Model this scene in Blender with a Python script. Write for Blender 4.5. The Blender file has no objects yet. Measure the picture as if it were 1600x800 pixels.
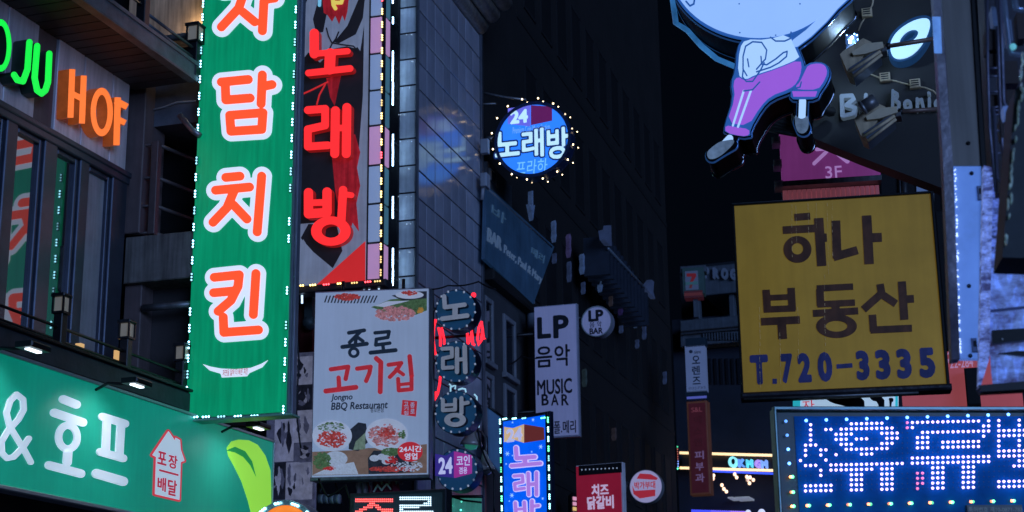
import bpy, math, random
import numpy as np
from mathutils import Vector, Matrix, noise
from mathutils.geometry import tessellate_polygon, delaunay_2d_cdt
random.seed(7)
sc = bpy.context.scene
COL = sc.collection
rad = math.radians

# ------------------------------------------------------------------ camera, world, light
FP = 2540.0                                   # focal length in pixels of a 1600 wide frame
cam_d = bpy.data.cameras.new('camera'); cam_d.lens = FP / 1600 * 36; cam_d.sensor_width = 36
cam_d.dof.use_dof = True; cam_d.dof.focus_distance = 14; cam_d.dof.aperture_fstop = 4.5
cam_d.clip_start = .1; cam_d.clip_end = 2000
cam = bpy.data.objects.new('camera', cam_d); COL.objects.link(cam); sc.camera = cam
PITCH, ROLL = rad(15.6), rad(-.7)
CAMPOS = Vector((0, 0, 1.6))
def rot(yaw): return Matrix.Rotation(yaw, 3, 'Z') @ Matrix.Rotation(math.pi/2 + PITCH, 3, 'X') @ Matrix.Rotation(ROLL, 3, 'Z')
_d = rot(0) @ Vector(((1570-800)/FP, -(1110-400)/FP, -1))
YAW = math.atan2(_d.x, _d.y)                  # the street runs along +Y
R = rot(YAW)
cam.matrix_world = Matrix.Translation(CAMPOS) @ R.to_4x4()
HEAD = (R @ Vector((0, 0, -1))); HEAD.z = 0; HEAD.normalize()

w = bpy.data.worlds.new('World'); sc.world = w; w.use_nodes = True
bg = w.node_tree.nodes['Background']; bg.inputs['Color'].default_value = (.20, .42, 1, 1); bg.inputs['Strength'].default_value = .0034
sun_d = bpy.data.lights.new('city_glow', 'SUN'); sun_d.energy = 1.65; sun_d.angle = rad(30); sun_d.color = (.29, .49, 1.0)
sun = bpy.data.objects.new('city_glow', sun_d); COL.objects.link(sun)
sun.rotation_euler = Vector((-.85, .95, -.06)).to_track_quat('-Z', 'Y').to_euler(); sun.location = (0, -5, 9)
sc.view_settings.view_transform = 'Standard'; sc.view_settings.look = 'None'
sc.view_settings.exposure = 0; sc.view_settings.gamma = 1
sc.cycles.use_denoising = True; sc.cycles.max_bounces = 6; sc.cycles.sample_clamp_indirect = 4

# ------------------------------------------------------------------ pixel rays
def ray(x, y): return R @ Vector(((x-800)/FP, -(y-400)/FP, -1))
def P(x, y, D):
    d = ray(x, y); return CAMPOS + d * (D / d.dot(HEAD))
def PZ(x, y, z):
    d = ray(x, y); return CAMPOS + d * ((z-1.6) / d.z)

# ------------------------------------------------------------------ materials
MATS = {}
def M(name, col, rough=.6, metal=0., em=0., ecol=None, var=.18, scale=5., streak=0., bump=0., sample=True, spec=.5, rnd=0.):
    if name in MATS: return MATS[name]
    m = bpy.data.materials.new(name); m.use_nodes = True; MATS[name] = m
    nt = m.node_tree; N = nt.nodes; L = nt.links; b = N['Principled BSDF']
    b.inputs['Roughness'].default_value = rough; b.inputs['Metallic'].default_value = metal
    b.inputs['Specular IOR Level'].default_value = spec
    tc = N.new('ShaderNodeTexCoord'); nz = N.new('ShaderNodeTexNoise'); nz.inputs['Scale'].default_value = scale; nz.inputs['Detail'].default_value = 6
    nz.inputs['Roughness'].default_value = .65
    L.new(tc.outputs['Object'], nz.inputs['Vector'])
    mr = N.new('ShaderNodeMapRange'); mr.inputs['From Min'].default_value = .3; mr.inputs['From Max'].default_value = .7
    mr.inputs['To Min'].default_value = 1-var; mr.inputs['To Max'].default_value = 1+var*.5
    L.new(nz.outputs['Fac'], mr.inputs['Value'])
    fac = mr.outputs['Result']
    if streak:
        mp = N.new('ShaderNodeMapping'); mp.inputs['Scale'].default_value = (14, 14, .9); L.new(tc.outputs['Object'], mp.inputs['Vector'])
        n2 = N.new('ShaderNodeTexNoise'); n2.inputs['Scale'].default_value = 1.6; n2.inputs['Detail'].default_value = 5; L.new(mp.outputs['Vector'], n2.inputs['Vector'])
        m2 = N.new('ShaderNodeMapRange'); m2.inputs['From Min'].default_value = .35; m2.inputs['From Max'].default_value = .65
        m2.inputs['To Min'].default_value = 1-streak; m2.inputs['To Max'].default_value = 1; L.new(n2.outputs['Fac'], m2.inputs['Value'])
        mu = N.new('ShaderNodeMath'); mu.operation = 'MULTIPLY'; L.new(fac, mu.inputs[0]); L.new(m2.outputs['Result'], mu.inputs[1]); fac = mu.outputs[0]
    if rnd:                                     # each piece of the set a little different
        oi = N.new('ShaderNodeObjectInfo'); m3 = N.new('ShaderNodeMapRange'); m3.inputs['To Min'].default_value = 1-rnd; m3.inputs['To Max'].default_value = 1+rnd*.4
        L.new(oi.outputs['Random'], m3.inputs['Value']); mu = N.new('ShaderNodeMath'); mu.operation = 'MULTIPLY'; L.new(fac, mu.inputs[0]); L.new(m3.outputs['Result'], mu.inputs[1]); fac = mu.outputs[0]
        sc_r = N.new('ShaderNodeMath'); sc_r.operation = 'MULTIPLY'; sc_r.inputs[1].default_value = 40; L.new(oi.outputs['Random'], sc_r.inputs[0])
        va = N.new('ShaderNodeVectorMath'); va.operation = 'ADD'; L.new(tc.outputs['Object'], va.inputs[0]); L.new(sc_r.outputs[0], va.inputs[1]); L.new(va.outputs[0], nz.inputs['Vector'])
    vm = N.new('ShaderNodeVectorMath'); vm.operation = 'SCALE'; vm.inputs[0].default_value = col; L.new(fac, vm.inputs['Scale'])
    L.new(vm.outputs['Vector'], b.inputs['Base Color'])
    if em:
        ve = N.new('ShaderNodeVectorMath'); ve.operation = 'SCALE'; ve.inputs[0].default_value = ecol or col; L.new(fac, ve.inputs['Scale'])
        L.new(ve.outputs['Vector'], b.inputs['Emission Color']); b.inputs['Emission Strength'].default_value = em
        if not sample: m.cycles.emission_sampling = 'NONE'
    if bump:
        bp = N.new('ShaderNodeBump'); bp.inputs['Strength'].default_value = bump; bp.inputs['Distance'].default_value = .02
        n3 = N.new('ShaderNodeTexNoise'); n3.inputs['Scale'].default_value = scale*3; n3.inputs['Detail'].default_value = 8; L.new(tc.outputs['Object'], n3.inputs['Vector'])
        L.new(n3.outputs['Fac'], bp.inputs['Height']); L.new(bp.outputs['Normal'], b.inputs['Normal'])
    return m
def LIT(name, rgb, k=1., base=None, rough=.45, sample=True, var=.06, streak=.0, scale=2.):   # a face given emission, shown at about sRGB rgb
    lin = tuple(((c/255+.055)/1.055)**2.4 if c > 10 else c/255/12.92 for c in rgb)
    return M(name, base or tuple(min(.8, c*1.0+.01) for c in lin), rough, 0, k, lin, var, scale, streak, 0, sample)
def BULB(name, col, k): return M(name, (.8, .8, .8), .4, 0, k, col, .0, 5, sample=False)

black = M('black_metal', (.012, .013, .016), .4, .3, var=.3)
dark = M('dark_paint', (.03, .032, .038), .5, var=.3)
steel = M('grey_steel', (.30, .31, .33), .45, .7, var=.3, streak=.3, bump=.1)
greyp = M('grey_painted_metal', (.33, .35, .40), .5, .1, var=.15, streak=.25)
chrome = M('dark_chrome', (.22, .24, .28), .12, 1., var=.25, scale=3)
blackgloss = M('black_gloss', (.004, .005, .007), .6, 0, var=.2, spec=.1)
white = M('white_plastic', (.72, .72, .72), .5, var=.12, streak=.15)
offwhite = M('old_cream_metal', (.85, .66, .42), .55, var=.3, streak=.3)
conc = M('stained_concrete', (.20, .18, .165), .85, var=.35, scale=2.5, streak=.5, bump=.4)
glassd = M('dark_window_glass', (.015, .018, .024), .04, 0, var=.2, spec=.9)

# ------------------------------------------------------------------ mesh builder
def fill(loops):                                # even-odd fill of closed outlines
    if len(loops) == 1: return tessellate_polygon([[Vector((p[0], p[1], 0)) for p in loops[0]]])
    pts = [Vector((p[0], p[1])) for l in loops for p in l]; ed = []; k = 0
    for l in loops: ed += [(k+i, k+(i+1) % len(l)) for i in range(len(l))]; k += len(l)
    vo, _, fo, ov, _, _ = delaunay_2d_cdt(pts, ed, [], 0, 1e-7)
    idx = [o[0] if o else None for o in ov]; out = []
    if not fo: return out
    cx = np.array([sum(vo[i].x for i in f)/3 for f in fo]); cy = np.array([sum(vo[i].y for i in f)/3 for f in fo]); ins = np.zeros(len(fo), bool)
    for l in loops:
        for i in range(len(l)):
            ax, ay = l[i-1][:2]; bx, by = l[i][:2]
            if ay != by: ins ^= ((ay > cy) != (by > cy)) & (cx < (bx-ax)*(cy-ay)/(by-ay)+ax)
    return [[idx[i] for i in f] for f, q in zip(fo, ins) if q and all(idx[i] is not None for i in f)]
class MB:
    def __init__(s): s.v = []; s.f = []; s.m = []; s.sm = []
    def add(s, vs, fs, mi=0, smooth=False):
        o = len(s.v); s.v += [tuple(p) for p in vs]
        for f in fs: s.f.append([i+o for i in f]); s.m.append(mi); s.sm.append(smooth)
        return s
    def box(s, x0, x1, y0, y1, z0, z1, mi=0):
        x0, x1 = sorted((x0, x1)); y0, y1 = sorted((y0, y1)); z0, z1 = sorted((z0, z1))
        v = [(x, y, z) for z in (z0, z1) for y in (y0, y1) for x in (x0, x1)]
        return s.add(v, [(0, 2, 3, 1), (4, 5, 7, 6), (0, 1, 5, 4), (2, 6, 7, 3), (0, 4, 6, 2), (1, 3, 7, 5)], mi)
    def bevbox(s, x0, x1, y0, y1, z0, z1, b=.01, mi=0):        # box whose front edges are chamfered
        x0, x1 = sorted((x0, x1)); z0, z1 = sorted((z0, z1))
        r = lambda i, y: [(x0+i, y, z0+i), (x1-i, y, z0+i), (x1-i, y, z1-i), (x0+i, y, z1-i)]
        v = r(b, y0) + r(0, y0+b) + r(0, y1)
        f = [(0, 1, 2, 3), (11, 10, 9, 8)]
        for k in (0, 4):
            for i in range(4): j = (i+1) % 4; f.append((k+j, k+i, k+4+i, k+4+j))
        return s.add(v, f, mi)
    def solid(s, loops, y0, y1, mi=0, ms=None, back=True):      # extruded outline(s), y0 is the front
        ms = mi if ms is None else ms
        loops = [l for l in loops if len(l) > 2]
        if not loops: return s
        flat = [p for l in loops for p in l]
        tris = fill(loops)
        n = len(flat); o = len(s.v)
        s.v += [(p[0], y0, p[1]) for p in flat] + [(p[0], y1, p[1]) for p in flat]
        for t in tris:
            s.f.append([i+o for i in t]); s.m.append(mi); s.sm.append(False)
            if back: s.f.append([i+o+n for i in reversed(t)]); s.m.append(ms); s.sm.append(False)
        k = 0
        for l in loops:
            for i in range(len(l)):
                a = o+k+i; b = o+k+(i+1) % len(l)
                s.f.append([a, b, b+n, a+n]); s.m.append(ms); s.sm.append(False)
            k += len(l)
        return s
    def tube(s, pts, r, n=7, mi=0, closed=False, r1=None):
        pts = [Vector(p) for p in pts]; K = len(pts); vs = []; fs = []
        up = None
        for i, p in enumerate(pts):
            a = pts[i-1] if (i or closed) else p; b = pts[(i+1) % K] if (i < K-1 or closed) else p
            t = (b-a).normalized()
            if up is None: up = t.orthogonal().normalized()
            up = (up - t*up.dot(t)); up = up.normalized() if up.length > 1e-6 else t.orthogonal().normalized()
            q = t.cross(up); rr = r if r1 is None else r + (r1-r)*i/(K-1)
            for k in range(n):
                c = 2*math.pi*k/n; vs.append(p + (up*math.cos(c)+q*math.sin(c))*rr)
        for i in range(K if closed else K-1):
            j = (i+1) % K
            for k in range(n): l = (k+1) % n; fs.append((i*n+k, i*n+l, j*n+l, j*n+k))
        if not closed: fs += [tuple(range(n))[::-1], tuple((K-1)*n+k for k in range(n))]
        return s.add(vs, fs, mi, True)
    def lathe(s, prof, c, axis, n=20, mi=0):                     # prof: (radius, height along axis)
        ax = Vector(axis).normalized(); a = ax.orthogonal().normalized(); b = ax.cross(a); c = Vector(c); vs = []; fs = []
        for r, h in prof:
            for k in range(n): t = 2*math.pi*k/n; vs.append(c + ax*h + (a*math.cos(t)+b*math.sin(t))*r)
        for i in range(len(prof)-1):
            for k in range(n): l = (k+1) % n; fs.append((i*n+k, i*n+l, (i+1)*n+l, (i+1)*n+k))
        return s.add(vs, fs, mi, True)
    def ball(s, c, r, mi=0, n=8, m=5):
        return s.lathe([(r*math.sin(math.pi*i/m), -r*math.cos(math.pi*i/m)) for i in range(m+1)], c, (0, 0, 1), n, mi)
    def mesh(s, name, mats):
        me = bpy.data.meshes.new(name); me.from_pydata(s.v, [], s.f)
        for m in (mats if isinstance(mats, (list, tuple)) else [mats]): me.materials.append(m)
        me.polygons.foreach_set('material_index', s.m); me.polygons.foreach_set('use_smooth', s.sm); me.update()
        return me

# ------------------------------------------------------------------ outlines: strokes, polygons and type as distance fields
def segdist(X, Y, ax, ay, bx, by):
    dx, dy = bx-ax, by-ay; L = dx*dx+dy*dy
    t = np.clip(((X-ax)*dx+(Y-ay)*dy)/L, 0, 1) if L > 1e-12 else 0
    return np.hypot(X-ax-t*dx, Y-ay-t*dy)
def polydist(X, Y, loops):
    d = np.full(X.shape, 1e9); c = np.zeros(X.shape, bool)
    for l in loops:
        for i in range(len(l)):
            ax, ay = l[i-1]; bx, by = l[i]
            d = np.minimum(d, segdist(X, Y, ax, ay, bx, by))
            if ay != by:
                hit = ((ay > Y) != (by > Y)) & (X < (bx-ax)*(Y-ay)/(by-ay)+ax); c ^= hit
    return np.where(c, -d, d)
CASES = {1: [(3, 0)], 2: [(0, 1)], 3: [(3, 1)], 4: [(1, 2)], 5: [(3, 0), (1, 2)], 6: [(0, 2)], 7: [(3, 2)], 8: [(2, 3)], 9: [(2, 0)],
         10: [(0, 1), (2, 3)], 11: [(2, 1)], 12: [(1, 3)], 13: [(1, 0)], 14: [(0, 3)]}
def contours(D, x0, y0, st, iso=0., tol=.12):
    V = D-iso; V = np.where(np.abs(V) < 1e-9, 1e-9, V); V[0, :] = V[-1, :] = abs(st); V[:, 0] = V[:, -1] = abs(st)
    I = V < 0; nxt = {}
    code = I[:-1, :-1]*1 + I[:-1, 1:]*2 + I[1:, 1:]*4 + I[1:, :-1]*8
    for i, j in zip(*np.nonzero((code > 0) & (code < 15))):
        e = (('h', i, j), ('v', i, j+1), ('h', i+1, j), ('v', i, j))
        for a, b in CASES[int(code[i, j])]: nxt[e[a]] = e[b]
    def pt(e):
        k, i, j = e; a = V[i, j]; b = V[i, j+1] if k == 'h' else V[i+1, j]; t = a/(a-b)
        return (x0+(j+t)*st, y0+i*st) if k == 'h' else (x0+j*st, y0+(i+t)*st)
    out = []
    while nxt:
        s0 = next(iter(nxt)); cur = s0; l = []
        while cur in nxt: l.append(pt(cur)); cur = nxt.pop(cur)
        if len(l) < 4: continue
        keep = [l[0]]; pend = []
        for p in l[1:]:
            a = keep[-1]; L = math.hypot(p[0]-a[0], p[1]-a[1]) or 1e-9
            if any(abs((q[0]-a[0])*(p[1]-a[1])-(q[1]-a[1])*(p[0]-a[0]))/L > tol*st for q in pend): keep.append(pend[-1]); pend = [p]
            else: pend.append(p)
        keep.append(l[-1]) if pend and len(keep) > 1 else None
        if len(keep) > 2: out.append(keep)
    return out
def strokes(ss, r, grow=(0,), polys=(), holes=(), step=None):
    """ss: polylines (or (polyline, radius)); returns one set of loops per value of grow"""
    items = [(s if not isinstance(s[1], (int, float)) else s[0], r if not isinstance(s[1], (int, float)) else s[1]) for s in ss]
    allp = [p for s, _ in items for p in s] + [p for l in polys for p in l]
    mr = max([q for _, q in items] + [0]) + max(grow) + 3
    xs = [p[0] for p in allp]; ys = [p[1] for p in allp]
    x0, x1, y0, y1 = min(xs)-mr, max(xs)+mr, min(ys)-mr, max(ys)+mr
    st = step or max(.35, max(x1-x0, y1-y0)/130)
    X, Y = np.meshgrid(np.arange(x0, x1+st, st), np.arange(y0, y1+st, st))
    D = np.full(X.shape, 1e9)
    for s, q in items:
        for i in range(len(s)-1): D = np.minimum(D, segdist(X, Y, *s[i], *s[i+1])-q)
    for l in polys: D = np.minimum(D, polydist(X, Y, [l]))
    for l in holes: D = np.maximum(D, -polydist(X, Y, [l]))
    res = [contours(D.copy(), x0, y0, st, g) for g in grow]
    return res
_fc = {}
def font_loops(txt):
    if txt in _fc: return _fc[txt]
    c = bpy.data.curves.new('t', 'FONT'); c.body = txt; c.fill_mode = 'NONE'; c.resolution_u = 3
    o = bpy.data.objects.new('t', c); COL.objects.link(o); bpy.context.view_layer.update()
    me = bpy.data.meshes.new_from_object(o.evaluated_get(bpy.context.evaluated_depsgraph_get()))
    adj = {}
    for e in me.edges: a, b = e.vertices; adj.setdefault(a, []).append(b); adj.setdefault(b, []).append(a)
    seen = set(); loops = []
    for s in adj:
        if s in seen: continue
        l = [s]; seen.add(s); cur = s
        while True:
            n = [q for q in adj[cur] if q not in seen]
            if not n: break
            cur = n[0]; seen.add(cur); l.append(cur)
        if len(l) > 2: loops.append([(me.vertices[i].co.x, me.vertices[i].co.y) for i in l])
    bpy.data.objects.remove(o); bpy.data.curves.remove(c); bpy.data.meshes.remove(me)
    _fc[txt] = loops; return loops
_tc = {}
def type_loops(txt, bold, grow=0., res=34):
    k = (txt, bold, grow)
    if k in _tc: return _tc[k]
    loops = font_loops(txt)
    if bold == 0 and grow == 0: _tc[k] = loops; return loops
    xs = [p[0] for l in loops for p in l]; ys = [p[1] for l in loops for p in l]
    g = bold+grow+.08; st = 1/res
    X, Y = np.meshgrid(np.arange(min(xs)-g, max(xs)+g+st, st), np.arange(min(ys)-g, max(ys)+g+st, st))
    out = contours(polydist(X, Y, loops), min(xs)-g, min(ys)-g, st, bold+grow, .06)
    _tc[k] = out; return out

# ------------------------------------------------------------------ frames: a thing standing in a vertical plane
def tag(o, label, cat, group=None, kind=None):
    if label: o['label'] = label
    if cat: o['category'] = cat
    if group: o['group'] = group
    if kind: o['kind'] = kind
class F:
    """local x runs along the face, y goes back into it, z is up; pixels are laid on the plane y = off"""
    def __init__(s, name, label, cat, p, D, ang=0., br=None, ground=False, group=None, kind=None):
        s.O = P(p[0], p[1], D)
        if br: q = PZ(br[0], br[1], s.O.z); u = q-s.O; u.z = 0; s.ux = u.normalized()
        else: s.ux = Vector((math.cos(rad(ang)), math.sin(rad(ang)), 0))
        if ground: s.O.z = 0
        s.uy = Vector((0, 0, 1)).cross(s.ux); s.sc = D/FP
        mw = Matrix((s.ux, s.uy, (0, 0, 1))).transposed().to_4x4(); mw.translation = s.O
        s.root = bpy.data.objects.new(name, None); s.root.empty_display_size = .2; COL.objects.link(s.root); s.root.matrix_world = mw
        tag(s.root, label, cat, group, kind)
        s.mw = mw
    def uv(s, x, y, off=0.):
        d = ray(x, y); o = s.O + s.uy*off; t = (o-CAMPOS).dot(s.uy)/d.dot(s.uy); q = CAMPOS + d*t - s.O
        return (q.dot(s.ux), q.z)
    def map(s, loops, off=0.): return [[s.uv(*p, off) for p in l] for l in loops]
    def p3(s, x, y, off=0.): u, v = s.uv(x, y, off); return (u, off, v)
    def part(s, name, mb, mats, parent=None, kind=None, label=None):
        o = bpy.data.objects.new(name, mb if isinstance(mb, bpy.types.Mesh) else mb.mesh(name, mats)); COL.objects.link(o); o.parent = parent or s.root
        if kind: o['kind'] = kind
        if label: o['label'] = label
        return o
    def rect(s, mb, x0, y0, x1, y1, a, b, mi=0, off=None, bev=0):
        """TL and BR pixels laid on the plane off (default the front a); thickness a..b"""
        off = a if off is None else off
        u0, v1 = s.uv(x0, y0, off); u1, v0 = s.uv(x1, y1, off)
        return mb.bevbox(u0, u1, a, b, v0, v1, bev, mi) if bev else mb.box(u0, u1, a, b, v0, v1, mi)
    def shape(s, mb, ss, r, front, back, mi=0, ms=None, grow=0., polys=(), holes=(), step=None):
        return mb.solid(s.map(strokes(ss, r, (grow,), polys, holes, step)[0], front), front, back, mi, ms)
    def text(s, mb, txt, x0, y0, x1, y1, front, back, bold=.03, mi=0, ms=None, grow=0., slant=0.):
        """fit txt into the pixel box; grow draws the outline layer of the same type"""
        base = type_loops(txt, bold)
        xs = [p[0] for l in base for p in l]; ys = [p[1] for l in base for p in l]
        if not xs: return mb
        a, b, c, d = min(xs), max(xs), min(ys), max(ys)
        u0, v1 = s.uv(x0, y0, front); u1, v0 = s.uv(x1, y1, front)
        kx = (u1-u0)/(b-a); ky = (v1-v0)/(d-c)
        L = base if not grow else type_loops(txt, bold, grow)
        return mb.solid([[(u0+(p[0]-a)*kx+slant*(p[1]-c)*ky, v0+(p[1]-c)*ky) for p in l] for l in L], front, back, mi, ms)
    def lettering(s, name, txt, box, front, back, mats, bold=.03, parent=None, grow=0., slant=0., ms=None):
        mb = MB(); s.text(mb, txt, *box, front, back, bold, 0, ms, grow, slant); return s.part(name, mb, mats, parent)
    def dots(s, name, pts, r, mat, off=0., n=6, m=4, group=None):
        """one small lamp per pixel point, all sharing one mesh"""
        me = MB().ball((0, 0, 0), r, 0, n, m).mesh(name, mat); me2 = me.copy(); me2.materials[0] = weak(mat); out = []
        for x, y in pts:
            o = bpy.data.objects.new(name, me2 if LR.random() < .2 else me); COL.objects.link(o); o.parent = s.root; o.location = s.p3(x, y, off); out.append(o)
        return out
def lerp(a, b, t): return (a[0]+(b[0]-a[0])*t, a[1]+(b[1]-a[1])*t)
def ring(cx, cy, rx, ry=None, n=40, a0=0.):
    ry = ry or rx; return [(cx+rx*math.cos(a0+2*math.pi*k/n), cy+ry*math.sin(a0+2*math.pi*k/n)) for k in range(n)]
LR = random.Random(21)
def weak(mat):                                  # the same lamp, aged and weaker
    n = 'weak_'+mat.name
    if n not in MATS:
        m = mat.copy(); m.name = n; MATS[n] = m; b = m.node_tree.nodes['Principled BSDF']; b.inputs['Emission Strength'].default_value *= .3
    return MATS[n]
def module(F_, pts, mat, n=3, gap=5., r=.011, horiz=False, off=-.02, case=None):
    """led modules: three lamps on a strip, one part each, sharing one mesh"""
    mb = MB(); g = gap*F_.sc
    mb.box(*(( -g*1.5, g*1.5, .0, .01, -.012, .012) if horiz else (-.012, .012, .0, .01, -g*1.5, g*1.5)), 1)
    for k in range(n):
        q = (k-(n-1)/2)*g; mb.ball((q, -.006, 0) if horiz else (0, -.006, q), r, 0, 6, 4)
    me = mb.mesh('led_module', [mat, case or black]); me2 = me.copy(); me2.materials[0] = weak(mat)
    for x, y in pts:
        o = bpy.data.objects.new('led_module', me2 if LR.random() < .22 else me); COL.objects.link(o); o.parent = F_.root; o.location = F_.p3(x, y, off)

# ------------------------------------------------------------------ setting
gm = MB().box(-400, 400, -100, 700, -.3, 0); g = bpy.data.objects.new('road', gm.mesh('road', M('wet_asphalt', (.04, .04, .045), .45, var=.4, scale=1.2, bump=.3)))
COL.objects.link(g); g['kind'] = 'structure'
def PY(x, y, Y):                                # pixel ray onto the plane Y
    d = ray(x, y); return CAMPOS + d*(Y/d.y)
def depth(p): return (p-CAMPOS).dot(HEAD)
def sub(F_, name, p, D, ang=0., ground=True, parent=None):    # a named face of a building with a plane of its own
    G = F(name, None, None, p, D, ang, ground=ground); G.root.parent = parent or F_.root
    G.root.matrix_parent_inverse = Matrix.Identity(4); G.root.matrix_basis = F_.mw.inverted() @ G.mw
    return G

# ================================================================== pub building on the left
A = F('pub_building', 'grey panelled pub building with orange and green channel letters and two lamp-lined balconies', 'building', (203, 135), 16.2, 88, ground=True)
panelm = M('grey_facade_panel', (.78, .70, .74), .45, .2, var=.16, scale=1.5, streak=.25, rnd=.15)
winm = M('navy_window_frame', (.06, .07, .10), .35, .5, var=.2)
brownm = M('brown_column_paint', (.14, .10, .10), .6, var=.2, streak=.2)
uA = lambda x, y, off=0.: A.uv(x, y, off)[0]
vtop = A.uv(203, 135)[1]; vbot = A.uv(195, 272)[1]
u_end = uA(203, 135); u_start = uA(-420, 135)
A.part('wall', MB().box(u_start, u_end, .35, 7, 0, 14), M('dark_render', (.07, .07, .08), .8, var=.3))
A.part('plinth_wall', MB().box(u_start, u_end, .05, .34, 0, A.uv(150, 600)[1]-.5), M('dark_render', (.07, .07, .08)))
xs = [-150, -90, -40, 14, 62, 92, 133, 177, 203]
for i in range(len(xs)-1):
    a, b = uA(xs[i], -20+.6*xs[i]), uA(xs[i+1], -20+.6*xs[i+1]); pm = brownm if i == 4 else panelm
    A.part('facade_panel', MB().bevbox(a+.008, b-.008, -.02 if i != 4 else .0, .1, vbot, vtop+.1, .006), pm)
A.part('cladding_backing', MB().box(uA(-150, 0), u_end, .06, .34, vbot, vtop+.3), black)
# windows: frames and panes
vf = A.uv(100, 560)[1]-.6
wt = vbot - .02
posts = [(-70, -58), (0, 17), (62, 82), (120, 134), (172, 195)]
mb = MB()
for a, b in posts: mb.bevbox(uA(a, 300), uA(b, 300), -.03, .12, vf, wt-.001, .01)
A.part('window_post', mb, winm)
A.part('window_head', MB().bevbox(uA(-150, 300), uA(196, 300), -.05, .1, wt-.1, wt+.02, .01).bevbox(uA(-150, 300), uA(196, 300), -.07, .1, wt-.03, wt+.03, .01), winm)
curt = M('grey_blind', (.16, .17, .20), .7, var=.1, streak=.3)
glassr = M('reflective_dark_glass', (.02, .024, .035), .03, 0, var=.1, spec=.5); glassr.node_tree.nodes['Principled BSDF'].inputs['IOR'].default_value = 2.4
for k in range(len(posts)-1):
    a, b = uA(posts[k][1], 300), uA(posts[k+1][0], 300)
    wdw = MB()
    for (x0, x1, z0, z1) in ((a, a+.05, vf, wt-.1), (b-.05, b, vf, wt-.1), (a+.05, b-.05, wt-.15, wt-.1), (a+.05, b-.05, vf, vf+.06)): wdw.bevbox(x0+.001, x1-.001, .0, .07, z0, z1, .008)
    wo = A.part('window', wdw, winm)
    A.part('pane', MB().box(a+.05, b-.05, .04, .05, vf+.06, wt-.15), glassr if k < 3 else M('frosted_glass', (.30, .31, .34), .25, var=.12, streak=.2), wo)
# the upper balcony
FY = -.72
zs = vtop + .02
ue = A.uv(305, 125, FY)[0]
wood = M('dark_stained_plank', (.030, .025, .028), .6, var=.4, scale=3, bump=.3, rnd=.5)
bw = .17; n = int((ue-u_start)/bw)
pl = MB().bevbox(0, bw-.014, FY+.08, .0, -.025, .0, .004).mesh('plank', wood)
for k in range(min(n, 44)):
    o = A.part('plank', pl, None); o.location = (ue-(k+1)*bw, 0, zs)
A.part('balcony_deck', MB().box(u_start, ue, FY+.07, .3, zs+.004, zs+.16), black)
beamm = M('weathered_blue_steel_beam', (.15, .16, .20), .5, .4, var=.45, scale=4, bump=.3)
A.part('balcony_beam', MB().bevbox(u_start, ue, FY-.04, FY+.07, zs-.03, zs+.17, .012).box(u_start, ue, FY-.055, FY-.041, zs+.13, zs+.17), beamm)
lantm = M('lantern_glass_faint_glow', (.50, .42, .30), .4, em=.06, ecol=(1., .85, .6), var=.1)  # weak warm emission put into the glass of lanterns that are off
def rail_post(F_, x, y_top, y_bot, off, w=.10, name='railing_post', lant=True):
    w *= .82; u, v1 = F_.uv(x, y_top, off); _, v0 = F_.uv(x, y_bot, off); hl = w*1.55
    p = F_.part(name, MB().bevbox(u-w/2, u+w/2, off-w/2, off+w/2, v0, v1-hl, .008).box(u-w*.7, u+w*.7, off-w*.7, off+w*.7, v1-hl-.02, v1-hl), black)
    if lant:
        l = MB(); c = w*.62
        for sx in (-1, 1):
            for sy in (-1, 1): l.box(u+sx*c-.008, u+sx*c+.008, off+sy*c-.008, off+sy*c+.008, v1-hl+.001, v1-.001)
        l.bevbox(u-w*.8, u+w*.8, off-w*.8, off+w*.8, v1, v1+.03, .01)
        F_.part('lantern_cage', l, black, p); F_.part('lantern_glass', MB().box(u-c+.01, u+c-.01, off-c+.01, off+c-.01, v1-hl+.005, v1-.002), lantm, p)
def rail(F_, a, b, off, r=.016, mat=black, name='rail'):
    p, q = F_.p3(*a, off), F_.p3(*b, off); q = (q[0], q[1], p[2]); F_.part(name, MB().tube([p, q], r, 6), mat)
railm = M('blue_grey_rail', (.10, .115, .15), .45, .5, var=.3)
rail_post(A, 228, -62, 46, FY, .12, lant=False)
rail_post(A, 306, 43, 122, FY, .13)
rail(A, (231, 22), (305, 80), FY, .018, railm); rail(A, (231, 38), (305, 100), FY, .018, railm)
for y in (-22, -6, 8): rail(A, (140, y-62), (227, y), FY, .016, railm)
# the lower balcony
vr = A.uv(97, 513, FY)[1]; ve = A.uv(289, 620, FY)[0]
us = uA(-300, 500, FY)
for x, yt, yb in ((-120, 380, 455), (97, 465, 548), (199, 506, 588), (285, 542, 625)): rail_post(A, x, yt, yb, FY, .105)
r1 = A.p3(97, 513, FY)[2]; r2 = A.p3(97, 534, FY)[2]
for z in (r1, r2): A.part('rail', MB().tube([(us, FY, z), (ve, FY, z)], .014, 6), black)
zb = A.p3(97, 548, FY)[2]
A.part('balcony_slab', MB().bevbox(us, ve, FY-.08, .3, zb-.20, zb+.0, .015), M('dark_slab_edge', (.045, .045, .055), .5, .2, var=.4, bump=.2))
A.part('slab_cap', MB().bevbox(us, ve, FY-.11, FY+.1, zb+.002, zb+.03, .006), black)
# small items on the balcony
lb = MB()
for x, y in ((124, 552), (184, 562)):
    u, v = A.uv(x, y, -.45); lb.box(u-.03, u+.03, -.48, -.42, v-.09, v+.09)
A.part('deck_light', lb, LIT('warm_deck_light', (215, 170, 110), .9, sample=False))

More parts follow.
